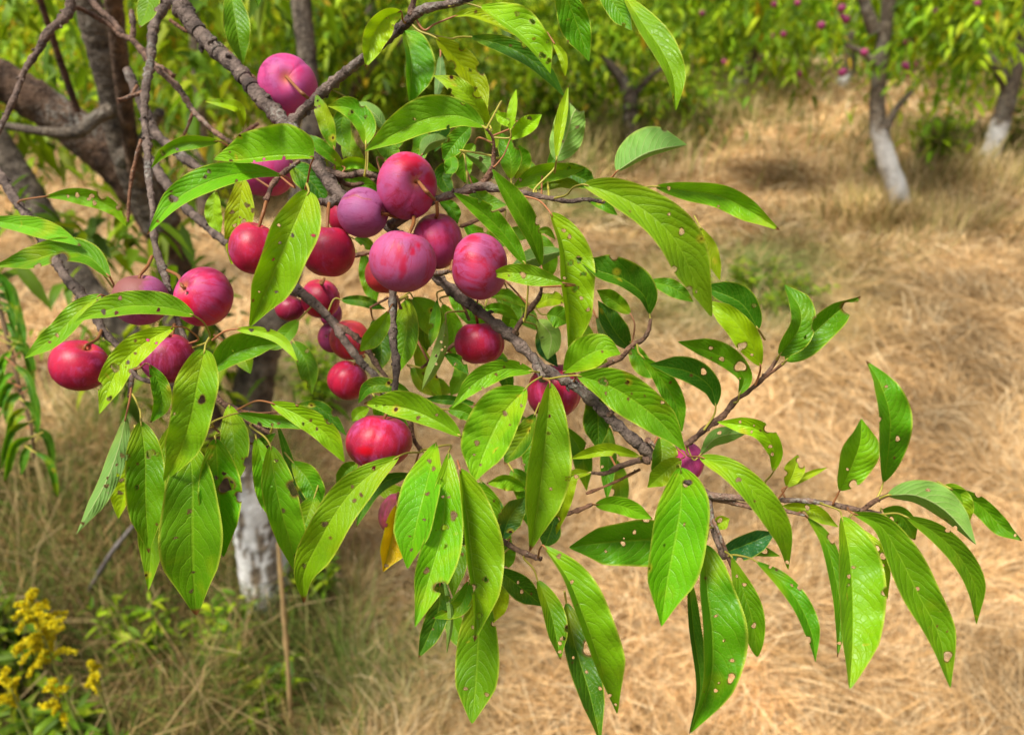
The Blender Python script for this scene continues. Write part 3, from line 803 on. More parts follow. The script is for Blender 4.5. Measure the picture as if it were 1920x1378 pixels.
# ---- the fruiting branch, twig by twig: (x, y, distance) and radius in photo pixels
BR = """
320,-70,.66 338,10,.64 395,85,.62 440,125,.605 482,176,.59 532,230,.575 572,275,.565 610,330,.555 640,368,.545 690,400,.54 745,440,.53 790,490,.52 830,530,.515 900,585,.51 960,632,.505 1020,690,.50 1085,728,.495 1145,785,.49 1195,830,.485 1230,858,.485 1275,892,.485 1328,930,.48|15 15 14.5 14 14 14 13 12 13 9 9 9 10 10 10 9 10 10 11 11 8 7
935,-25,.50 850,6,.51 795,18,.52 760,45,.53 700,95,.54 655,130,.55 610,168,.56 575,202,.57 542,236,.575|6 7.5 8 9.5 9 9 9.5 10 11
770,28,.525 776,0,.52 782,-40,.51|7 5 4
734,421,.525 777,398,.515 812,377,.505 853,363,.50 902,349,.495 931,354,.49 960,359,.49 1032,372,.48 1067,378,.48 1100,374,.48 1134,380,.48|9 8 7.5 7 8 7 6 5 5 4 3.5
904,345,.495 922,319,.49 926,285,.485 924,258,.48 912,242,.475|6 5 3.5 2.5 2.2
640,370,.545 618,380,.54 600,378,.535|10 9 6
612,320,.555 650,330,.55 682,324,.55 708,332,.55 740,338,.56|8 6 6 5 4
624,330,.56 658,348,.56 702,337,.565|5 5 4
560,303,.565 528,328,.54 510,348,.53 499,377,.52|4 5 5 5
280,300,.75 303,332,.73 330,370,.71 351,393,.69 390,425,.66 421,452,.64 470,480,.62 520,510,.60 560,545,.575 592,572,.57 624,604,.565 647,639,.56 676,678,.555 705,707,.55 719,742,.55|9 9 8.5 8 8 7.5 7 7 8.5 8.5 8 7.5 6.5 6 5
626,606,.565 661,627,.56 685,650,.555 705,682,.55 725,708,.55|6 6 5 5 4
737,545,.50 736,600,.495 738,649,.49 744,684,.485 739,740,.48|8 7.5 7.5 7 6
314,-40,.70 313,0,.69 293,35,.68 286,67,.67 282,116,.66 273,168,.65 271,218,.64 276,276,.62 279,334,.60 286,389,.585 289,446,.575 296,478,.57 306,507,.565 313,530,.56 322,559,.56 334,603,.555 348,637,.55 362,668,.55|11 11 10 9 7.5 7.5 7 7 6.5 6 6 7 8 6 5.5 4.5 4 3.5
140,-40,.72 133,0,.72 131,20,.72 110,44,.71 90,61,.70 73,93,.70 49,128,.69 35,163,.69 26,186,.68 14,212,.68 0,241,.67 -20,285,.67|8 8 8.5 8 8 6.5 6 5 5 5 4.5 4
-30,290,.68 0,328,.67 23,366,.66 44,398,.65 75,440,.64 113,504,.62 131,530,.61 151,550,.60 186,605,.59 192,620,.585 221,649,.58 247,684,.575 256,706,.57 283,716,.57|8 8 8 8 9 9 9 8.5 7 7 6 5.5 5 3.5
250,690,.575 246,718,.57 242,745,.565|6 4.5 4
131,20,.72 145,15,.73 174,29,.74 203,46,.75 226,66,.75 247,75,.74 270,100,.73 290,125,.71 334,165,.70 363,209,.69 406,250,.67 446,274,.65|5 4.5 4.5 4 4.5 5 6 6 6 5 4.5 3.5
160,-20,.76 180,12,.76 209,38,.755 232,67,.75|6 6 5 5
238,131,.80 267,197,.79 290,247,.78 318,275,.77 350,300,.76 385,325,.75 415,350,.74|9 9 9 8.5 8 7 6
319,38,.66 343,55,.66 375,68,.66 406,81,.655 430,99,.65 465,136,.64 496,158,.64|4 3.5 3.5 3.5 3.5 3 2.5
258,160,.70 243,182,.70 222,189,.69|2.5 3 3.5
272,172,.65 243,182,.645 222,189,.64|4.5 3.5 3.5
292,122,.70 312,132,.68 325,143,.67|4 4 4
362,210,.69 352,238,.69 345,254,.69|3 2.5 2.5
265,262,.64 252,310,.64 243,360,.64 240,416,.64|3.5 3.5 3 2.5
450,255,.60 468,242,.60 484,232,.595|4 4 3.5
247,20,.74 250,50,.74 248,78,.74|5 5 6
360,664,.55 385,712,.55 403,739,.55 423,760,.55 444,768,.55 464,789,.55 507,812,.55|4 4.5 5 5.5 6 4 3
444,768,.55 480,775,.55 520,772,.55|3 2.5 2
400,800,.53 420,818,.53 445,828,.53 478,832,.53|2.5 2.5 2.5 2
746,738,.50 769,794,.50 777,826,.50 789,844,.50|3 4 4 5
1085,725,.495 1116,699,.49 1143,681,.485 1166,670,.48 1183,649,.48 1204,638,.475 1215,622,.47 1220,598,.47|4 4 4.5 5 5 4.5 3.5 3
1228,852,.485 1262,842,.48 1292,830,.48 1321,805,.475 1355,780,.47 1380,750,.47 1409,729,.465 1430,709,.46 1446,690,.46 1461,666,.455|5 5 5.5 5.5 5 5 4.5 4.5 3.5 3
1432,708,.46 1455,692,.455 1474,676,.45|3.5 3 3
1322,922,.48 1340,930,.475 1396,933,.47 1459,937,.465 1514,939,.46 1555,945,.455 1597,953,.45 1652,964,.45|8 7 5.5 5 5 5 5 4
1334,934,.48 1367,940,.475 1409,950,.47 1468,957,.465 1509,966,.46|5 5 5 4 3
1618,955,.45 1639,940,.445 1668,926,.44|4.5 4.5 3.5
1328,928,.48 1332,968,.475 1342,1005,.47 1352,1032,.465 1358,1045,.46|7 6 6 5.5 6
1334,968,.475 1348,1000,.465 1359,1028,.46 1376,1074,.455|3.5 4 4 3
1215,862,.485 1201,862,.485 1177,869,.485 1160,875,.485 1148,882,.485 1134,888,.485 1108,886,.485|8 6 5.5 5.5 5 4 2.5
1061,964,.49 1090,954,.49 1111,945,.49|4 4 3.5
905,985,.48 939,1011,.475 968,1030,.47 989,1039,.465 1015,1048,.46|4 5 5.5 5.5 4.5
966,625,.505 968,617,.50 980,599,.495 992,582,.49 1012,555,.485 1015,538,.48|7 5 4.5 5 4 3
1000,668,.50 1008,690,.475 1018,710,.465|7 7 8
812,512,.515 828,512,.50 848,507,.49|5 4.5 4
864,425,.54 887,416,.54 920,402,.54 948,393,.54|4 4 4 3
1213,824,.48 1222,831,.475 1228,836,.475|5 4 4
1140,780,.49 1148,772,.485 1152,768,.485|6 5 5
695,576,.50 712,567,.50 728,558,.50|2.5 2.5 3
752,580,.495 748,568,.495 744,556,.50|3 2.8 3
661,480,.56 695,474,.56 740,470,.56|4 4 4
790,690,.54 835,658,.54 900,610,.54|3 3.5 3
1100,925,.49 1150,905,.49 1200,880,.49|2.5 2.5 3
820,515,.515 860,560,.53 880,600,.54|3 3 3
"""
COLS_B = np.array([.118, .088, .074])
BRS = []
for li, ln in enumerate([l for l in BR.strip().split('\n') if l.strip()]):
    a, b = ln.split('|')
    q = np.array([[float(z) for z in w.split(',')] for w in a.split()])
    r = np.array([float(z) for z in b.split()])
    if len(r) < len(q): r = np.r_[r, np.full(len(q) - len(r), r[-1])]
    pts = P(q[:, 0], q[:, 1], q[:, 2]); rm = r[:len(q)] / FPX * q[:, 2]
    m = MB()
    lo = np.linalg.norm(np.diff(pts, axis=0), axis=1).sum()
    red = np.clip((7 - r[:len(q)].mean()) / 5, 0, 1)
    colr = COLS_B * (1 - red) + np.array([.17, .075, .035]) * red
    cc = tube(m, pts, rm, sides=12, n=max(8, int(lo / .0032)), rough=.10, col=colr)
    # buds, spurs and bark rings
    L = int(lo / .014)
    for k in range(L):
        t = RNG.random(); ii = min(len(cc) - 2, int(t * len(cc)))
        p0, r0 = cc[ii, :3], cc[ii, 3]
        dv = unit(RNG.normal(0, 1, 3)); tn = unit(cc[ii + 1, :3] - p0); dv = unit(dv - tn * np.dot(dv, tn))
        if RNG.random() < .6:
            h_ = r0 * RNG.uniform(1.25, 1.7)
            tube(m, [p0, p0 + dv * h_ * .8 + tn * h_ * .3, p0 + dv * h_ + tn * h_ * .6], [r0 * .55, r0 * .4, r0 * .15], sides=6, n=5, col=colr * .75)
        else:
            tube(m, [p0 - tn * r0 * .5, p0, p0 + tn * r0 * .5], [r0 * 1.02, r0 * 1.14, r0 * 1.02], sides=12, n=5, col=colr * .7, cap=False)
    nm = 'branch' if r.mean() > 7.2 else 'twig'
    o = m.build(nm, M_BARK, TREE, pts[0])
    qs = catmull(np.c_[q, r[:len(q)]], max(10, len(q) * 8))
    BRS.append((o, qs))

# ------------------------------------------------------------------ leaves of the fruiting branch
# code distance halfwidth_a halfwidth_b | midrib points base to tip | stalk points from base | holes t,s,r (s across -1..1, + = a side)
# a is the side on the left hand when walking from base to tip. codes: g l y d t o leaf tones, d t darkened partly to paint shade; u = its pale underside shows; p = widest near tip
LEAVES = """
g .62 22 20|430,-30 443,50 455,124||
g .58 17 17|285,-40 278,10 262,52||
g .60 6 6|482,-30 484,14||
y .50 24 18|752,22 722,36 700,72 686,126|756,40|
g .56 42 9|757,58 770,110 768,196|752,46|
tu .60 10 8|826,103 824,150 815,195|826,80|.5,.3,2
y .50 42 7|900,14 935,36 972,62 1004,96 1032,139|868,6 843,12|.35,.6,4 .5,.75,5 .62,.3,3 .8,.2,6 .88,.6,5 .72,.8,3
y .505 7 8|1038,80 1056,108 1060,146||
y .52 14 5|850,32 882,28 925,42 976,72|815,46 795,57|.3,.5,4
d .525 16 14|884,70 940,84 985,105 1025,138 1060,184|860,70 841,73 795,60|
y .53 24 15|818,72 850,104 887,150 914,214|806,66 785,58|.25,1,7 .55,.9,8 .7,-.3,4 .5,.2,3
y .49 15 17|916,232 890,194 852,160 812,142|922,244|.4,-.9,8 .7,.9,5
l .47 22 36|908,238 860,218 800,224 740,252 684,284|918,244|.3,.9,4 .55,-.2,3 .2,-.8,3
g .55 14 12|627,280 612,230 592,176|628,313|
g .54 15 22|686,272 682,236 655,204 614,199|687,300 684,330|.6,.3,5 .4,-.4,3
gu .56 13 12|722,242 700,212 662,192|700,255|
lu .49 27 28|1043,302 1062,255 1074,215 1096,185|1038,318 1004,353|.9,.3,15 .55,-.5,4 .3,.2,5 .7,.5,4 .98,-.5,10
y .485 12 7|1043,302 1052,240 1066,160||
g .55 12 10|1026,314 1050,286 1085,268||
lu .48 44 7|1156,322 1205,292 1245,279 1288,272|1148,332 1138,339|.75,1,6
y .48 16 12|957,261 985,240 1016,215|945,290 928,312|.7,.6,4
y .48 9 7|957,245 961,208 968,168||.2,.9,5
y .49 12 11|968,228 945,222 928,212||
g .45 22 28|1050,-35 1072,20 1088,65 1105,116||.7,-1,4
g .45 18 19|1128,-40 1150,5 1185,58||.85,-.7,4
l .44 28 14|1165,-14 1205,45 1240,95 1262,145 1267,208||
y .60 8 11|455,240 448,206 420,195 382,190|458,252|
l .56 12 11|410,265 350,268 308,285 283,316|425,272 440,280|.75,0,5
lb .455 7 56|588,296 562,292 510,294 455,300 401,300|582,312 577,340 574,360|.3,.6,4 .5,.4,3 .6,.8,3
l .45 16 26|530,330 470,324 400,338 330,375 275,441|545,338 552,352|.45,-.6,4 .72,-.2,7 .3,.8,3
y .53 24 22|455,335 448,400 434,496||.3,.5,5 .4,-.5,4 .5,.4,6 .55,-.2,4 .65,.6,5 .7,-.4,5 .35,.9,4 .8,.2,4 .45,.1,3
y .56 14 15|405,358 400,400 414,438||
lb .425 44 33|579,358 556,412 532,468 508,525 468,612|575,345|.32,.1,4 .4,-.3,3 .52,-.3,3
l .55 14 14|84,369 130,366 180,375 214,394 237,425|62,372 40,376|.35,0,4 .5,.3,5 .48,-.1,4 .55,-.4,5 .6,1,9 .8,.8,5 .25,-.2,3
l .56 17 14|-30,412 40,422 100,437 152,461||
g .55 15 26|206,520 165,482 112,474 60,488 -12,500|214,540 206,562|.48,.95,16 .66,.9,6
y .56 6 6|155,460 182,484 211,525|212,540|
l .45 14 26|364,592 312,577 242,574 182,587 140,604|384,608 392,638|.75,.1,5 .65,.6,4 .6,-.6,4
l .465 17 20|189,553 150,582 108,625 46,672|198,556 206,556|.6,.1,4 .7,.2,4 .05,.8,4
y .44 23 25|328,613 275,640 222,690 186,776|350,616 372,636|.6,-.2,7 .4,.2,4 .5,.3,4 .2,.7,3 .78,-1,7 .85,.6,5
g .47 17 15|280,683 298,720 303,755 282,793|272,682 262,690|
lb .42 35 36|384,655 370,720 356,790 336,850 307,902|386,645 392,634|.36,.35,7 .5,-.8,3
g .50 28 17|392,700 435,666 480,650 527,645||.4,.2,2
y .46 9 10|443,617 490,622 530,640 560,680|420,622 398,638|.2,0,4
gu .48 20 13|236,780 222,840 195,910 143,1002|243,750 246,728|.3,.5,5 .38,.3,3 .45,.7,4 .5,0,3 .56,.2,5 .6,.6,3 .9,0,4
y .54 10 24|245,855 236,910 222,972||.4,-.4,5 .6,-.3,5
g .46 34 35|264,790 272,860 273,940 279,1037|262,768 249,740|.25,.3,7 .5,-.4,4
l .53 28 26|318,800 300,900 286,1000 278,1106||.6,.7,3
g .45 47 55|355,830 361,900 361,1000 363,1080 368,1153||.4,-.1,5 .75,0,3 .86,-.2,4 .55,-.5,3
g .435 36 33|404,822 408,880 412,950 419,1044||.4,.35,13 .3,.3,4 .33,-.1,4 .5,.9,8
l .47 34 25|507,835 515,900 528,960 545,1020 558,1079|495,818 470,800|.12,.3,4 .35,.9,13 .5,.1,4 .85,.2,3
g .52 21 20|548,865 578,900 600,952||
d .53 8 8|520,795 548,880 582,962||
l .44 34 30|748,855 690,893 642,943 600,1012 570,1075 570,1130|765,849 788,848|.35,.4,4 .3,.5,4 .3,-.2,3 .55,-.2,6 .6,.4,4 .8,-.2,4 .15,-.3,4
d .50 12 11|768,888 722,903 690,935 667,990|775,880 785,850|.6,0,5
y .46 20 19|507,755 560,778 610,812 646,866|480,752 446,768|.45,.1,4 .55,-.2,3 .4,-.5,3 .25,1,5 .6,.9,5
d .52 12 9|554,760 600,765 649,816||
g .50 9 15|444,775 500,785 560,792 597,812|420,782 398,792|.5,-.4,3
d .52 9 8|473,833 495,828 517,812||
g .50 14 12|670,868 650,882 631,908||
l .44 17 27|864,818 820,790 760,765 682,757|868,828|.45,.5,4 .3,-.4,3
l .53 11 10|692,765 672,775 660,790||
d .50 12 13|768,736 722,722 690,728 672,756|790,745|
l .46 17 15|729,582 712,615 674,660|735,572|
g .52 21 23|763,562 762,620 747,700||
l .56 25 19|774,558 800,590 816,637||
yu .50 10 12|836,600 825,660 791,732||.2,.3,3 .3,-.2,3 .4,.2,3 .5,-.3,3 .6,.2,3 .35,.6,2
g .55 9 11|820,560 816,610 806,652||
d .50 8 15|832,663 860,675 879,702||.5,-.6,4
l .56 15 14|856,680 862,710 845,742||
l .44 17 18|1000,696 945,692 893,716 846,766|1008,698|.4,.3,4 .3,-.2,3
l .43 34 50|986,728 945,775 912,840 888,906|996,718 1012,708|.65,-.4,5 .3,.05,5
l .42 45 24|1031,716 1026,790 1018,870 1008,950 993,1034|1024,712|.2,.1,3 .3,.1,3 .55,.9,4 .62,.4,3
l .43 35 32|1082,704 1140,722 1195,755 1245,797 1286,846|1055,706 1032,710|.2,.1,7 .35,.5,4 .42,-.1,4 .42,.2,3 .25,-.5,3
d .50 18 24|1105,724 1120,770 1122,844||
l .47 32 23|1056,699 1095,670 1130,656 1164,664|1078,704|
y .47 50 9|1032,399 1055,460 1062,530 1068,600 1066,664|1010,376 972,366|.15,.3,4 .2,.4,4 .35,.5,6 .37,.2,5 .45,.6,5 .55,.3,6 .62,.5,4 .7,.8,4 .47,-.3,3
g .45 13 19|986,498 945,440 905,400 851,362|990,540 984,600|.6,-.9,6 .75,-.8,4
g .48 13 21|1015,499 996,440 966,385 922,317|1018,520 1015,540|.3,-1,5
l .43 17 16|1062,532 1000,517 950,511 914,517||.55,.1,6 .95,.8,8
gu .53 15 17|1058,470 1010,482 956,502||
d .47 13 34|1218,590 1206,553 1168,524 1120,507 1079,483|1220,612 1214,628|.62,-1,8
g .49 13 15|1182,588 1150,564 1119,544|1190,610 1185,645|
d .50 15 23|1182,656 1152,620 1121,564|1183,664|
l .41 42 27|1093,346 1152,364 1215,400 1265,450 1300,520 1334,594|1075,352 1062,366 1040,372|.55,.4,6 .45,.5,3 .7,-.9,6 .85,-.4,3
y .45 11 12|1312,425 1332,465 1350,526||
l .42 19 21|1229,350 1290,358 1350,368 1405,395 1462,432|1205,352 1160,362 1130,378|.1,0,4 .5,-.8,3
g .48 13 14|1219,527 1262,540 1300,566||
d .49 15 26|1422,618 1388,568 1318,537||.3,-.6,4
y .45 24 20|1426,686 1406,640 1370,595 1320,562|1424,700 1416,722|.3,.6,7 .15,.4,3
g .45 13 22|1386,740 1393,705 1350,668 1271,641|1384,752 1378,755|.5,.2,5 .3,-.3,9 .65,-.3,4
g .44 17 26|1461,666 1496,620 1500,580 1471,534|1456,674|.35,-.6,3
g .44 19 28|1473,676 1520,630 1570,585 1614,556|1468,684|.86,-.8,15
g .47 18 15|1204,668 1240,710 1268,760 1279,810||
d .46 17 23|1342,762 1331,725 1290,697 1219,683|1338,780 1320,806|.4,-.5,6 .5,.2,4
y .44 15 16|1450,884 1453,845 1420,805 1345,791|1444,893 1434,906|.45,-.9,9 .2,.5,4 .3,.3,4 .6,.5,3 .75,-.4,3
lu .48 14 13|1312,853 1345,820 1404,810|1300,862|.5,.4,4
g .47 27 15|1238,820 1240,860 1226,902||
y .46 18 17|1277,860 1246,885 1214,914||
l .41 54 40|1276,876 1277,940 1266,1010 1251,1090 1240,1174|1272,872|.1,.3,7 .35,.2,3 .5,-.4,3
l .42 23 21|1312,856 1370,882 1425,935 1466,1000 1478,1068|1290,854|.3,-.2,5 .95,0,4
t .48 17 24|1346,1040 1390,1024 1452,998||
g .49 10 10|1356,1035 1410,1030 1462,1042||.7,.3,7
g .42 56 14|1322,1020 1325,1100 1335,1190 1331,1280 1294,1374|1326,1010 1330,990|.6,.6,4 .68,.7,7 .75,.3,4
d .46 16 8|1292,1088 1300,1180 1313,1290 1292,1376||
gp .44 21 22|1371,1042 1395,1110 1413,1170 1420,1231|1360,1034|.3,.3,4 .2,-.2,3 .7,0,5
g .43 19 13|1416,1051 1465,1090 1500,1135 1522,1190 1529,1241|1400,1044 1376,1040|.35,.5,3 .4,.9,5
y .47 11 13|1468,948 1520,956 1572,988||.4,.2,5
g .46 18 11|1514,970 1547,1015 1568,1090 1576,1150 1570,1233|1500,960|.2,.9,7 .9,.2,4
l .41 56 20|1578,968 1592,1040 1598,1120 1598,1210 1593,1291|1572,956 1540,944|.35,-.2,4 .4,-.3,3 .45,1,8 .3,.1,3
y .45 15 15|1598,985 1645,1038 1664,1123||.4,.2,6 .5,.4,6 .6,.1,4
g .42 36 25|1597,961 1650,985 1685,1040 1722,1115 1760,1190 1782,1289|1590,955|.5,.1,4 .85,.3,8 .7,.1,3
g .44 21 17|1698,968 1755,1000 1800,1045 1828,1100 1831,1170|1680,962 1655,964|.3,.9,5
g .47 16 17|1655,955 1692,970 1716,1012||
lu .43 31 14|1664,928 1720,930 1775,960 1830,1021|1650,934|.35,.5,4
l .46 20 17|1762,914 1797,936 1816,988||
g .45 15 18|1778,914 1835,945 1876,985 1917,1014||.9,.2,3
l .44 24 36|1574,920 1594,880 1612,830 1615,785|1568,932 1562,944|.15,-.8,8 .3,.2,3
g .43 17 35|1656,904 1665,850 1668,780 1650,720 1624,676|1652,918 1643,938|.35,-.4,5 .75,-.3,3
y .46 16 17|1475,913 1488,885 1496,852|1468,924 1458,936|.8,-.7,8
y .465 6 7|1475,913 1512,892 1552,876||
d .48 19 21|934,1068 975,1100 1019,1137||.4,.2,3 .55,-.2,4 .7,.2,3
l .42 46 10|1018,1022 1062,1080 1092,1150 1122,1235 1157,1338|1012,1030|.1,.5,5 .25,.1,4 .95,.3,3
g .46 22 13|1008,1088 1033,1150 1051,1237|1000,1066 982,1046|.8,.3,4 .75,.6,5 .9,.2,4
d .475 28 19|1062,1130 1075,1200 1105,1300 1126,1392||.35,.8,13 .5,.2,3
g .45 36 37|905,1100 898,1180 893,1270 885,1356||.3,-.3,4 .75,-.5,4 .78,.7,4
l .415 56 8|862,878 874,960 884,1050 892,1120 889,1203|858,864|.65,.4,5 .85,.3,5
l .41 36 27|841,848 836,920 828,1000 806,1080 778,1175||.35,.5,7 .42,.1,6 .25,.2,3 .25,-.2,3 .52,.3,4 .75,.8,12 .68,-.3,6
l .435 26 40|818,830 802,900 782,980 764,1066|812,836 800,848|.2,.3,4 .15,-.2,4 .4,.2,4 .75,-.2,3 .85,0,3 .6,.4,3
o .432 30 16|744,945 736,1005 718,1072||.5,.3,4 .9,.3,4
d .475 20 18|825,1090 820,1150 785,1233||.4,.2,2 .6,.1,2
lu .46 5 6|832,1082 845,1150 838,1224||
g .45 15 13|880,1090 862,1135 811,1159||
y .51 17 15|925,1085 936,1120 925,1168||
l .51 18 9|986,916 950,900 913,906||
t .50 18 22|942,1012 955,970 984,932||
d .50 15 23|1003,776 986,815 946,870||
l .46 17 21|893,905 915,940 930,1012||
y .47 13 13|1108,886 1074,893 1057,940 1043,1002||.2,.4,5
y .48 9 13|1200,856 1140,845 1068,860||
g .53 13 13|1141,800 1141,850 1138,938||.3,.3,4
l .46 15 15|1116,946 1162,947 1224,973||
g .46 44 32|1292,1008 1200,1012 1130,1017 1067,1026|1300,1004 1325,985|.55,.1,5 .7,.4,3 .45,-.4,4
d .50 17 17|1042,965 1031,1000 1020,1028||
g .49 15 17|955,1013 950,1040 948,1070||.95,.5,6
g .51 16 18|882,238 856,265 830,302||
g .53 12 12|842,290 846,310 834,327||
g .50 18 18|958,336 956,290 938,248||
g .51 12 14|966,336 980,300 973,272||
gu .53 14 11|873,288 905,305 926,337||.4,.2,5
l .51 14 18|963,351 1010,325 1096,316||
d .52 8 11|1010,356 1050,341 1096,350||
g .55 10 12|642,312 612,285 566,250||
l .56 9 12|616,324 662,304 714,323||
d .58 22 21|545,309 582,340 613,377||
g .56 14 14|705,268 732,284 752,302||
gu .56 14 11|790,292 806,270 838,260||
g .57 10 9|664,448 682,453 702,471||
d .57 9 11|640,562 680,564 724,580||
g .58 14 16|680,472 692,520 705,572||
g .53 11 9|912,553 950,555 986,576||
l .54 11 9|902,580 940,580 972,602||
yu .51 17 19|1008,600 1033,630 1027,674||
t .52 12 13|1008,622 1020,650 1046,688||
y .50 13 12|1003,577 1030,560 1063,566||
g .49 18 18|1025,590 1045,594 1064,606||
tu .50 8 9|1118,594 1131,620 1139,647||
g .53 12 11|824,378 846,390 858,420||
g .54 11 11|958,428 974,438 992,446||
l .53 6 7|1006,436 1025,432 1042,450||
g .50 13 13|840,768 870,772 898,792||
d .52 8 9|894,758 840,750 792,748||
g .52 9 9|1100,374 1130,384 1158,404||
y .48 11 12|1338,990 1352,980 1368,972||.5,.4,5
g .56 12 12|640,330 690,350 720,390||
d .57 14 14|860,300 830,330 850,370||
g .51 24 22|335,770 345,850 350,930||
l .52 24 22|430,760 440,840 436,920||
d .52 22 22|255,820 262,900 268,960||
g .50 26 24|590,930 570,990 560,1040||
l .50 24 22|480,820 500,900 520,990||
g .50 22 22|830,960 850,1040 850,1120||
d .50 24 24|900,950 915,1040 920,1120||
g .52 22 20|960,880 990,930 1000,1000||
g .51 22 20|700,740 730,790 780,830||
g .57 18 18|760,215 740,250 735,290||
l .60 18 17|880,560 900,600 905,660||
g .60 17 18|930,560 970,575 1010,620||
d .61 18 18|700,600 715,650 710,700||
g .60 18 16|770,690 800,720 850,735||
y .60 14 15|830,430 850,460 880,480||
g .60 16 18|550,640 575,680 585,740||
l .60 15 16|1080,590 1100,640 1090,700||
g .60 18 18|1010,800 1040,860 1050,930||
d .61 18 18|870,940 880,1000 870,1060||
g .60 16 15|1140,850 1160,900 1165,960||
g .60 16 18|420,640 450,660 470,700||
l .60 15 15|650,250 660,290 690,315||
d .60 20 18|1040,320 1080,330 1120,350||
d .58 17 17|820,200 826,240 815,285||
l .57 14 16|890,270 870,300 872,345||
y .56 12 14|935,205 925,240 930,280||
g .58 18 16|980,300 1000,335 1040,350||
g .58 16 16|650,200 640,240 655,285||
l .58 15 14|720,300 760,310 790,335||
d .58 18 16|760,560 790,600 800,660||
l .59 16 16|830,570 850,620 845,680||
g .57 17 16|950,540 960,590 940,640||
d .58 16 17|1090,640 1120,680 1130,740||
l .57 14 14|1010,440 1030,480 1025,530||
g .58 15 15|880,330 905,375 950,385||
g .57 16 18|980,780 1000,830 985,890||
g .58 14 14|780,230 790,270 770,320||
g .57 16 15|870,420 910,450 960,455||
g .58 14 15|1060,470 1085,520 1060,580||
d .58 16 14|900,640 940,690 960,750||
g .58 16 14|780,640 800,700 830,750||
l .59 14 14|840,540 870,580 900,620||
g .58 15 15|1180,640 1210,690 1250,700||
g .58 15 16|1060,800 1090,850 1100,920||
d .57 15 15|900,900 930,960 960,1020||
g .57 14 16|870,1100 850,1160 880,1230||
g .57 14 14|700,880 730,920 790,930||
l .57 14 14|560,600 520,640 480,640||
"""
TONE = {'g': (.125, .31, .004), 'l': (.20, .42, .006), 'y': (.34, .50, .005), 'd': (.060, .185, .005), 't': (.040, .150, .045), 'o': (.85, .42, .004)}  # the dark tones d and t carry some painted shade
ALLQ = np.vstack([np.c_[qs, np.full(len(qs), i)] for i, (o, qs) in enumerate(BRS)])

def parse(ln):
    a, mid, stalk, holes = (ln.split('|') + ['', ''])[:4]
    c = a.split()
    pl = lambda s_: [tuple(float(z) for z in w.split(',')) for w in s_.split()]
    return c[0], float(c[1]), float(c[2]), float(c[3]), pl(mid), pl(stalk), pl(holes)

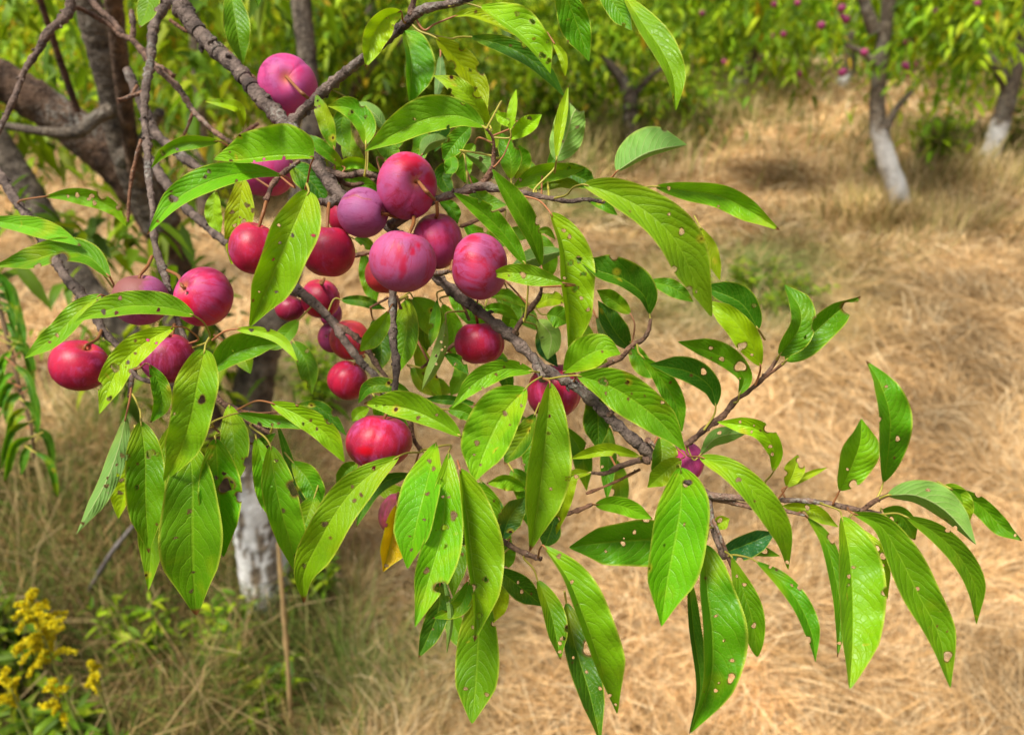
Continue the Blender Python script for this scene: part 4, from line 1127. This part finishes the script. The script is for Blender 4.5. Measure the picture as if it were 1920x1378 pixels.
NL, NW = 84, 8
def blade(mb, rec, rng, NL=84, NW=8):
    code, dep, wa, wb, mid, stalk, holes = rec
    wsc = 1.16 if min(wa, wb) > 9 else 1.08
    wa *= wsc; wb *= wsc
    under = 'u' in code; obov = 'p' in code
    c = catmull(mid, NL + 1)
    tan = np.gradient(c, axis=0); tan = unit(tan)
    nrm = np.stack([tan[:, 1], -tan[:, 0]], -1)
    L = np.linalg.norm(np.diff(c, axis=0), axis=1).sum()
    t = np.linspace(0, 1, NL + 1)
    e = 1.25 if obov else (.74 if 'b' in code else rng.uniform(.82, 1.12))
    prof = np.sin(np.pi * t ** e) ** (.55 if 'b' in code else rng.uniform(.56, .76))
    prof *= 1 - .50 * np.clip((t - .74) / .26, 0, 1) ** 1.1 * (0 if obov else 1)
    prof = prof / prof.max()
    W = max(abs(wa), abs(wb)) * 1.10
    dd = rng.uniform(-.035, .030) * min(1, L / 250)
    arch = rng.uniform(-.018, .012) * min(1, L / 250)
    # hanging leaves bow away from the branch
    dl = dep + dd * (t - .5) + arch * np.sin(np.pi * t)
    sgn = -1 if under else 1
    saw = np.where((np.arange(NL + 1) // 1) % 2 == 0, 1.0, -1.0)
    k1, k2, ph1, ph2 = rng.uniform(2.0, 4.5), rng.uniform(2.5, 5), rng.uniform(0, 6.3), rng.uniform(0, 6.3)
    amp = rng.uniform(.06, .17); roll0 = rng.uniform(-.35, .35); roll1 = rng.uniform(-.5, .5)
    s = np.linspace(-1, 1, 2 * NW + 1)
    wv = np.where(s[None] > 0, wa, wb) * np.sign(s)[None] * 1.0
    px = np.empty((NL + 1, 2 * NW + 1)); py = px.copy(); dz = px.copy()
    for j, sj in enumerate(s):
        w = wa if sj > 0 else wb
        a = abs(sj)
        edge = (1 + .022 * saw * (1 if a > .99 else 0) * min(1.6, 22 / max(8, abs(w))))
        wl = w * prof * edge * a
        wl = wl * (1 + .05 * np.sin(k1 * 3.1 * t + ph1 + (sj > 0)) * a)
        off = wl * (1 if sj > 0 else -1)
        lift = math.sqrt(max(W * W - w * w, (.20 * W) ** 2)) * prof * (a ** 1.25)
        ruf = amp * W * np.sin(k2 * 6.28 * t + ph2 + 1.7 * (sj > 0)) * a ** 1.6 * prof
        # side vein corrugation
        cor = .003 * W * np.cos(6.283 * (t * 11 - a ** 1.6 * 3.0 + (0.45 if sj > 0 else 0))) * a * (1 - a * .5) * prof
        px[:, j] = c[:, 0] + nrm[:, 0] * off
        py[:, j] = c[:, 1] + nrm[:, 1] * off
        dz[:, j] = (-sgn * lift + ruf + cor + sj * W * prof * (roll0 + roll1 * (t - .5)) * (1 if min(wa, wb) > .45 * max(wa, wb) else .3)) / FPX * dep
    flat_u = (t * L)[:, None] * np.ones_like(px)
    flat_v = np.where(s[None] > 0, abs(wa), abs(wb)) * s[None] * prof[:, None]
    mW = max(abs(wa), abs(wb))
    # insect holes and bites
    hs_ = [(h[0], h[1], h[2] * (.85 if h[2] < 7 else 1), rng.random() < .2 and h[2] < 5) for h in holes]
    area = L * (abs(wa) + abs(wb))
    for _ in range(rng.poisson(min(1.4, area / 12000) * (2.2 if rng.random() < .35 else .4))):
        hs_.append((rng.uniform(.12, .92), rng.uniform(-.9, .9), rng.uniform(1.5, 3.4), rng.random() < .5))
    if rng.random() < .3:
        hs_.append((rng.uniform(.25, .85), rng.choice([-1, 1]) * 1.0, rng.uniform(4, 8), False))
    kill = np.zeros((NL, 2 * NW), bool); rim = np.ones_like(px)
    for (ht, hsv, hr, spot) in hs_:
        hu = ht * L; ii = int(np.clip(round(ht * NL), 0, NL))
        hv = hsv * prof[ii] * (abs(wa) if hsv > 0 else abs(wb))
        du = flat_u - hu; dv = flat_v - hv
        ang = np.arctan2(dv, du)
        rr = hr * (1 + .14 * np.sin(2 * ang + ht * 40) + .10 * np.sin(3 * ang + hsv * 30))
        dist = np.hypot(du, dv)
        rim = np.minimum(rim, np.clip((dist / (rr + 1e-6) - 1.0) / .45, 0, 1) if not spot else np.clip((dist / rr - .6) / .6, 0, 1))
        if spot: continue
        cu = (flat_u[:-1, :-1] + flat_u[1:, 1:]) / 2; cvv = (flat_v[:-1, :-1] + flat_v[1:, 1:] + flat_v[:-1, 1:] + flat_v[1:, :-1]) / 4
        d2 = np.hypot(cu - hu, cvv - hv)
        kk = d2 < hr * 1.05
        if not kk.any() and hr > 2.4:
            kk = d2 <= d2.min() + 1e-6
        kill |= kk
        # pull the vertices round the hole onto its outline
        used = np.zeros_like(px, bool)
        used[:-1, :-1] |= ~kk; used[1:, :-1] |= ~kk; used[:-1, 1:] |= ~kk; used[1:, 1:] |= ~kk
        cut = np.zeros_like(used)
        cut[:-1, :-1] |= kk; cut[1:, :-1] |= kk; cut[:-1, 1:] |= kk; cut[1:, 1:] |= kk
        bnd = used & cut
        for (i_, j_) in zip(*np.where(bnd)):
            d_ = dist[i_, j_]
            if d_ < 1e-6: continue
            tgt = rr[i_, j_]; sc = np.clip(tgt / d_, .45, 1.9) - 1
            nu, nv = du[i_, j_] * sc, dv[i_, j_] * sc
            w_ = (wa if s[j_] > 0 else wb); ww = 1.0
            px[i_, j_] += tan[i_, 0] * nu + nrm[i_, 0] * nv * ww
            py[i_, j_] += tan[i_, 1] * nu + nrm[i_, 1] * nv * ww
    v3 = P(px, py, dl[:, None] + dz).reshape(-1, 3)
    n2 = 2 * NW + 1
    ii, jj = np.where(~kill)
    b = ii * n2 + jj
    f = np.stack([b, b + 1, b + n2 + 1, b + n2], -1)
    if not under: f = f[:, ::-1]
    tone = np.array(TONE[code[0]]) * np.array([rng.uniform(.74, 1.05), rng.uniform(.90, 1.12), rng.uniform(.6, 1.4)])
    cc = np.tile(tone, (px.size, 1))
    # some tips and edges dried brown
    if rng.random() < .3:
        rim = np.minimum(rim, np.clip((.975 - t[:, None] + .0 * px) / .02, 0, 1))
    cc = np.c_[cc, rim.ravel()]
    uv = np.stack([np.repeat(t, n2), np.tile(s, NL + 1)], -1)
    mb.add(v3, f, 0, cc, uv)
    # leaf stalk and its run into the midrib
    bse = np.array(mid[0]); r0 = 1.9 if L > 120 else 1.5
    stp = [tuple(x) for x in stalk]
    end = np.array(stp[-1] if stp else mid[0])
    dq = np.hypot(ALLQ[:, 0] - end[0], ALLQ[:, 1] - end[1]) + np.abs(ALLQ[:, 2] - dep) * 250
    near = ALLQ[dq.argmin()]
    gap = math.hypot(near[0] - end[0], near[1] - end[1])
    back = -np.array([c[3, 0] - c[0, 0], c[3, 1] - c[0, 1]]); back = back / (np.linalg.norm(back) + 1e-6)
    tail = []
    if gap < (60 if not stp else 40):
        tail = [(near[0], near[1], near[2])]
    elif not stp:
        q = bse + back * 22
        tail = [(q[0], q[1], dep + .012)]
    ptsx = [(c[6, 0], c[6, 1], dl[6] + .0006), (bse[0], bse[1], dl[0])]
    if stp:
        tot = len(stp) + len(tail)
        for q, (x, y) in enumerate(stp):
            zt = tail[0][2] if tail else dep + .01
            ptsx.append((x, y, dl[0] + (zt - dl[0]) * (q + 1) / max(1, tot)))
    elif gap < 60:
        q = bse + back * min(14, gap * .4)
        ptsx.append((q[0], q[1], (dl[0] + near[2]) / 2))
    ptsx += tail
    q = np.array(ptsx)
    kk_ = [True] + [np.hypot(*(q[i_, :2] - q[i_ - 1, :2])) > 2 for i_ in range(1, len(q))]
    q = q[kk_]
    if len(q) > 1:
        rs = np.linspace(r0 * .7, r0 * 1.25, len(q)) / FPX * dep
        pc = np.array([.42, .36, .06]) if rng.random() < .65 else np.array([.38, .15, .06])
        tube(mb, P(q[:, 0], q[:, 1], q[:, 2]), rs, mat=1, col=np.r_[pc * rng.uniform(.8, 1.1), 1], sides=7, n=len(q) * 6)
    owner = int(near[4]) if gap < 200 else 0
    return P(bse[0], bse[1], dl[0]), area, owner

RECS = [parse(l) for l in LEAVES.strip().split('\n') if l.strip()]
# smaller leaves further back inside the branch, filling the middle
fr = np.random.default_rng(21)
areas = [np.linalg.norm(np.array(r[4][0]) - np.array(r[4][-1])) * (abs(r[2]) + abs(r[3])) for r in RECS]
order = np.argsort(areas)[::-1]
single = set(order[:100].tolist())
rest = MB(); restloc = P(850, 600, .55)
for i_, r_ in enumerate(RECS):
    lr = np.random.default_rng(1000 + i_)
    if i_ in single:
        m = MB(); loc, ar, ow = blade(m, r_, lr, *((150, 15) if areas[i_] > 7000 else (100, 10)))
        o = m.build('leaf', [M_LEAF, M_PET], BRS[ow][0], loc)
        if r_[0][0] == 'o': o['label'] = 'orange yellow dying leaf'
    else:
        blade(rest, r_, lr)
rest.build('small_leaves', [M_LEAF, M_PET], TREE, restloc)['kind'] = 'stuff'

# the shoot of the next limb that hangs at the left edge, out of focus
hang = MB()
hr_ = np.random.default_rng(5)
tp = [(-30, 470), (-5, 560), (18, 650), (40, 740), (58, 800), (64, 860)]
tube(hang, [P(x, y, 1.12) for x, y in tp], np.array([5, 4.5, 4, 3.5, 3, 2]) / FPX * 1.12, sides=7, n=30, mat=1, col=(.16, .10, .05, 1))
hq = catmull(tp, 30)
for k in range(26):
    q = hq[min(29, int(3 + k))]
    sd_ = hr_.choice([-1, 1]); ln_ = hr_.uniform(55, 95)
    a = rad(hr_.uniform(25, 60)) * sd_
    p1 = (q[0] + math.sin(a) * ln_ * .5, q[1] + math.cos(a) * ln_ * .35)
    p2 = (q[0] + math.sin(a) * ln_ * .75, q[1] + ln_)
    blade(hang, ('d' if hr_.random() < .7 else 'g', 1.12 + hr_.uniform(-.05, .05), hr_.uniform(6, 11), hr_.uniform(5, 9), [(q[0], q[1]), p1, p2], [], []), hr_)
hang.build('hanging_shoot', [M_LEAF, M_PET], TREE, P(-30, 470, 1.12))

# ------------------------------------------------------------------ plums
def plum(label, x, y, rx, ry, d, axis, tint, bloom, stem=None, dimple=.20, rot=None, group='plums on the fruiting branch', dent=None, seam=0.0):
    """axis: where the stalk end points, in the camera's right, up, towards-viewer directions"""
    c = P(x, y, d + rx / FPX * d * .2)
    R = np.array([[1, 0, 0], [0, sp, cp], [0, -cp, sp]]).T      # columns: right, up, back
    right = np.array([1., 0, 0]); up = np.array([0, sp, cp]); back = -np.array([0, cp, -sp])
    z = unit(right * axis[0] + up * axis[1] + back * axis[2])
    xx = unit(np.cross(up + .3 * right, z)); yy = np.cross(z, xx)
    s_ = d / FPX
    r = math.sqrt(rx * ry) * s_
    nu, nv = 90, 140
    seamc = 1.1 + seam if not isinstance(seam, tuple) else float(np.arctan2(np.dot(right * seam[0] + up * seam[1] + back * seam[2], yy), np.dot(right * seam[0] + up * seam[1] + back * seam[2], xx)))
    crack = isinstance(seam, tuple) and len(seam) > 3
    th = np.linspace(0, np.pi, nu)[:, None]; phs = np.linspace(0, 2 * np.pi, nv, endpoint=False)[None]
    ca = np.cos(th)
    rad_ = 1 - dimple * np.exp(-(th / .30) ** 2) * 1.15 - .05 * np.exp(-((np.pi - th) / .25) ** 2)
    rad_ = rad_ + .035 * np.sin(th) ** 2
    groove = .028 * np.exp(-((np.mod(phs - seamc + np.pi, 2 * np.pi) - np.pi) / .13) ** 2) * np.sin(th) ** .7
    lr = np.random.default_rng(int(x * 7 + y))
    lump = .030 * np.sin(phs + lr.uniform(0, 6)) * np.sin(th) * np.cos(th) + .024 * np.sin(2 * phs + lr.uniform(0, 6)) * np.sin(th) + .012 * np.sin(3 * th + 2 * phs + lr.uniform(0, 6)) * np.sin(th)
    rr = (rad_ - groove + lump) * r
    X = rr * np.sin(th) * np.cos(phs) * 1.0; Y = rr * np.sin(th) * np.sin(phs); Z = rr * ca * np.ones_like(phs) * .97
    v = X[..., None] * xx + Y[..., None] * yy + Z[..., None] * z
    # stretch to the proportions seen in the photograph
    gx_, gy_ = rx / math.sqrt(rx * ry), ry / math.sqrt(rx * ry)
    lx, ly, lz = v @ right, v @ up, v @ back
    v = lx[..., None] * gx_ * right + ly[..., None] * gy_ * up + lz[..., None] * back
    col = np.tile(np.array([.62, .22, .06]), (nu, nv, 1)); al = np.ones((nu, nv))
    if crack:
        kc = np.exp(-((np.mod(phs + .05 * np.sin(th * 9) - seamc + np.pi, 2 * np.pi) - np.pi) / .028) ** 2) * (th > .9)
        al0 = kc
    cav = np.exp(-(th / .22) ** 2) * np.ones_like(phs)
    al = 1 - cav * .75
    if crack:
        al = np.minimum(al, 1 - .85 * al0); col = col * (1 - al0[..., None]) + np.array([.10, .012, .03]) * al0[..., None]
    if rot is not None:
      for rd, rs, rc, ra in ([(*rot, .85)] if isinstance(rot, tuple) else rot):       # patches: direction seen from the viewer, angular size, colour, strength
        rv = unit(right * rd[0] + up * rd[1] + back * rd[2])
        df = unit(v) - rv; dz_ = df @ z; df = df - dz_[..., None] * z * (.62 if rs < .2 else 0)
        angd = np.linalg.norm(df, axis=-1)
        nzz = fbm((v @ right) * 260 + 50, (v @ up) * 260 + 50, 4)
        k = np.clip((rs - angd + (nzz - .5) * (.45 if rs > .2 else .16)) / (.22 if rs > .2 else .08), 0, 1)
        col = np.where(k[..., None] > .001, np.array(rc), col)
        al = np.minimum(al, 1 - k * ra)
    if dent is not None:
        rv = unit(right * dent[0] + up * dent[1] + back * math.sqrt(max(0, 1 - dent[0] ** 2 - dent[1] ** 2)))
        ang = np.arccos(np.clip(unit(v) @ rv, -1, 1))
        k = np.clip((.085 - ang) / .03, 0, 1)
        v = v * (1 - .06 * k[..., None])
        col = np.where(k[..., None] > .3, np.array([.03, .015, .015]), col); al = np.minimum(al, 1 - k)
    cc = np.concatenate([col, al[..., None]], -1).reshape(-1, 4)
    v = v.reshape(-1, 3) + c
    ii = np.arange(nu - 1)[:, None] * nv; jj = np.arange(nv)[None]; j2 = (jj + 1) % nv
    f = np.stack([ii + jj, ii + nv + jj, ii + nv + j2, ii + j2], -1).reshape(-1, 4)
    m = MB(); m.add(v, f, 0, cc, np.stack([X, Y, Z * np.ones_like(X)], -1).reshape(-1, 3))
    top = c + z * r * (1 - dimple) * .93
    tl, tz_ = (v - c) @ z, None
    o = m.build('plum', M_PLUM, None, c)
    o.color = (*tint, bloom - (.10 if bloom < .7 else .03))
    tag(o, label, 'plum', group)
    ms = MB()
    if stem is not None:
        q = [P(a, b, dd_) for a, b, dd_ in stem]
        mid = (top + q[0]) / 2 + z * r * .12
        tube(ms, [top - z * r * .03, top + z * r * .16] + q, np.r_[.0010, .0009, np.full(len(q), .00105)] * 1.15, sides=8, n=22, rough=.04, col=(.26, .10, .03))
        ms.build('stem', M_PET, o, top)
    return o
RED = (.50, .0004, .026); DRED = (.29, .0004, .020); ROSE = (.60, .012, .070); ORG = (.58, .030, .020); PUR = (.28, .010, .085); PINK = (.64, .025, .15)
plum('pink plum with its stalk dimple showing, alone at the top behind the branch fork', 540, 161, 52, 57, .60, (.24, -.05, 1), PINK, .80, [(563, 172, .545), (577, 184, .55)], dimple=.16)
plum('dusky pink plum half hidden under two leaves, upper left of the cluster', 496, 320, 54, 50, .60, (0, 1, .1), PINK, .80, None)
plum('large pink plum with a bare red cheek and stalk on its right', 763, 349, 56, 59, .50, (.50, -.02, .86), RED, .84, [(800, 360, .455), (814, 374, .495)], dimple=.22, rot=[((.25, .62, .75), .50, (.44, .001, .032), .95), ((.85, .1, .5), .40, (.44, .001, .032), .9)], seam=(-.2, -.9, .3))
plum('purple plum with a brown seam scar, left of the large pink plum', 681, 399, 49, 45, .50, (1, -.1, .25), PUR, 1.02, [(745, 408, .51)], seam=(-.3, .5, .8, 1))
plum('sliver of red plum behind the purple plum', 650, 404, 34, 38, .57, (0, 1, .1), RED, .3, None)
plum('red plum at the left of the cluster, left of the long front leaf', 475, 465, 44, 51, .515, (.35, 1, .22), RED, .42, [(494, 398, .515), (499, 378, .52)])
plum('deep red plum just right of the long front leaf', 615, 471, 50, 51, .505, (.02, 1, .20), RED, .30, [(615, 400, .51), (617, 382, .53)])
plum('mauve plum with red streaks, front and centre, above the hanging twig', 755, 490, 62, 62, .465, (.28, 1, .18), RED, .93, [(775, 420, .485), (776, 402, .505)], rot=[((.05, .1, 1), .16, (.44, .001, .032), .7), ((.12, -.25, .95), .15, (.44, .001, .032), .8), ((.1, -.5, .85), .13, (.44, .001, .032), .7), ((.55, .35, .75), .15, (.44, .001, .032), .9), ((.42, .15, .9), .12, (.44, .001, .032), .9), ((-.1,.35,.95),.13,(.44, .001, .032),.5)])
plum('rose red plum behind the mauve streaked one, stalk upright', 820, 452, 47, 54, .52, (-.02, 1, .42), ROSE, .70, [(820, 402, .505), (819, 378, .50)])
plum('big pink and red plum right of the mauve one', 899, 500, 55, 60, .485, (-.9, .2, -.1), RED, .90, [(846, 508, .49)], rot=[((-.25, .75, .6), .34, (.44, .001, .032), .8), ((.8, .1, .6), .34, (.28,.001,.025), .85)])
plum('orange red plum peeping out behind the left of the mauve plum', 722, 514, 37, 38, .56, (0, 1, .2), ORG, .18, None)
plum('small red plum with a short black spike above, below the long leaf', 601, 560, 35, 38, .60, (.1, 1, .35), RED, .38, [(603, 534, .58), (608, 523, .59)])
plum('little red plum touching the tip side of the long leaf', 543, 578, 27, 25, .605, (.4, .9, .2), DRED, .35, None)
plum('dusky plum edge behind the small red plum', 620, 588, 20, 26, .64, (0, 1, 0), PUR, .6, None)
plum('dusky plum behind the thin branch, left of the spotted red one', 628, 632, 30, 32, .61, (0, 1, 0), DRED, .6, None, dent=(-.3, .0))
plum('orange red plum behind the thin forked branch', 656, 637, 37, 40, .595, (.1, 1, .2), ORG, .32, None)
plum('red plum partly behind a leaf, right of the forked branch', 695, 640, 23, 26, .62, (0, 1, .1), DRED, .42, None)
plum('dark red creased plum hanging lowest under the thin forked branch', 652, 713, 38, 38, .575, (.45, 1, .1), RED, .30, [(683, 668, .56)], seam=(-.6, -.3, .7))
plum('large crimson plum under the broad bright leaf, lower centre', 711, 828, 61, 54, .475, (.25, 1, .05), RED, .58, [(745, 742, .48)], rot=[((-.2, -.2, .95), .33, (.50,.001,.012), .95), ((-.15, -.65, .75), .25, (.50,.001,.012), .9), ((-.1,.35,.9),.3,(.42,.001,.02),.8)], seam=(-.05, -.2, 1))
plum('red plum under the main branch, right of centre', 899, 643, 45, 42, .52, (-.1, 1, .05), RED, .52, [(893, 590, .51)])
plum('dark red plum behind the star of leaves on the main branch', 1039, 733, 50, 55, .53, (-.1, 1, .0), RED, .46, [(1024, 690, .505)])
plum('pink plum edge showing between leaves at the far end of the main branch', 1291, 866, 27, 37, .50, (-.3, 1, .2), PINK, .70, None)
plum('magenta plum with a black spot and a wrinkled side, left of centre', 382, 557, 54, 54, .525, (-.50, .34, .82), (.56, .006, .06), .58, [(335, 518, .54), (314, 507, .562)], dimple=.18, rot=[((-.2, -.35, .9), .34, (.50,.004,.012), .9)], dent=(-.22, .05))
plum('brownish mauve plum starting to rot above a long leaf', 264, 562, 51, 50, .545, (.1, 1, .30), (.30, .03, .07), .95, [(276, 500, .555), (285, 481, .568)], rot=((-.6, .5, .6), 1.25, (.20, .075, .045)))
plum('shiny red plum at the far left on its own twig', 149, 685, 53, 48, .545, (.45, .8, .35), RED, .34, [(182, 636, .565), (190, 620, .583)], dimple=.2)
plum('dark crimson plum with a scabby crown, below the rotting one', 314, 671, 48, 50, .54, (.1, 1, .25), DRED, .46, [(322, 630, .545), (327, 608, .552)], rot=((.0, .93, .5), .36, (.12, .06, .04)))
plum('dull brown red plum behind the yellowing leaf at the bottom', 752, 966, 41, 44, .53, (.1, 1, 0), (.36, .07, .05), .55, None)

# plums on the orchard trees behind
far = [(1488, 5, Y1), (1570, 15, Y1), (1572, 30, Y1), (1578, 36, Y1), (1397, 56, Y1 + 3), (1330, 35, Y1 + 3), (1445, 8, Y1), (1532, 47, Y1), (1462, 63, Y1), (1375, 90, Y1 + 2), (1440, 118, Y1 + 2), (1415, 130, Y1 + 2), (1500, 112, Y1 + 1), (1692, 77, Y1), (1696, 84, Y1), (1686, 120, Y1 - .1), (1694, 122, Y1 - .1), (1702, 119, Y1 - .1), (1697, 134, Y1 - .1), (1742, 22, Y1), (1820, 6, Y1), (1726, 38, Y1), (1612, 96, Y1), (1869, 72, Y2), (1913, 128, Y2), (1875, 133, Y2), (1280, 18, Y1 + 3), (1318, 100, Y1 + 3), (1343, 112, Y1 + 3)]
fm = MB()
pr = None
for k, (x, y, Y) in enumerate(far):
    c = PY(x, y, Y)
    if pr is None:
        q = plum('small blurred pink plum among the leaves of the trees beyond the field', 960, 689, 1, 1, .0001, (0, 1, 0), (.50, .02, .09), .75, None)
        bpy.data.objects.remove(q)
        m = MB(); nu, nv = 14, 18
        th = np.linspace(0, np.pi, nu)[:, None]; phs = np.linspace(0, 2 * np.pi, nv, endpoint=False)[None]
        rr = .028 * (1 - .2 * np.exp(-(th / .35) ** 2)) * (1 - .04 * np.exp(-((phs - 1) / .2) ** 2))
        v = np.stack([rr * np.sin(th) * np.cos(phs), rr * np.sin(th) * np.sin(phs), rr * np.cos(th) * np.ones_like(phs)], -1).reshape(-1, 3)
        ii = np.arange(nu - 1)[:, None] * nv; jj = np.arange(nv)[None]; j2 = (jj + 1) % nv
        m.add(v, np.stack([ii + jj, ii + nv + jj, ii + nv + j2, ii + j2], -1).reshape(-1, 4), 0, (0, 0, 0, 1))
        pr = m.build('plum', M_PLUM, None, (0, 0, 0)); o = pr
    else:
        o = pr.copy(); COL.objects.link(o)
    o.location = c - np.array([0, .08 if Y < Y1 + 1 else .9, 0]); o.scale = [RNG.uniform(.7, 1.1)] * 3; o.color = (.25, .015, .06, .45)
    tag(o, 'small blurred pink plum among the leaves of the trees beyond the field', 'plum', 'plums on the far orchard trees')
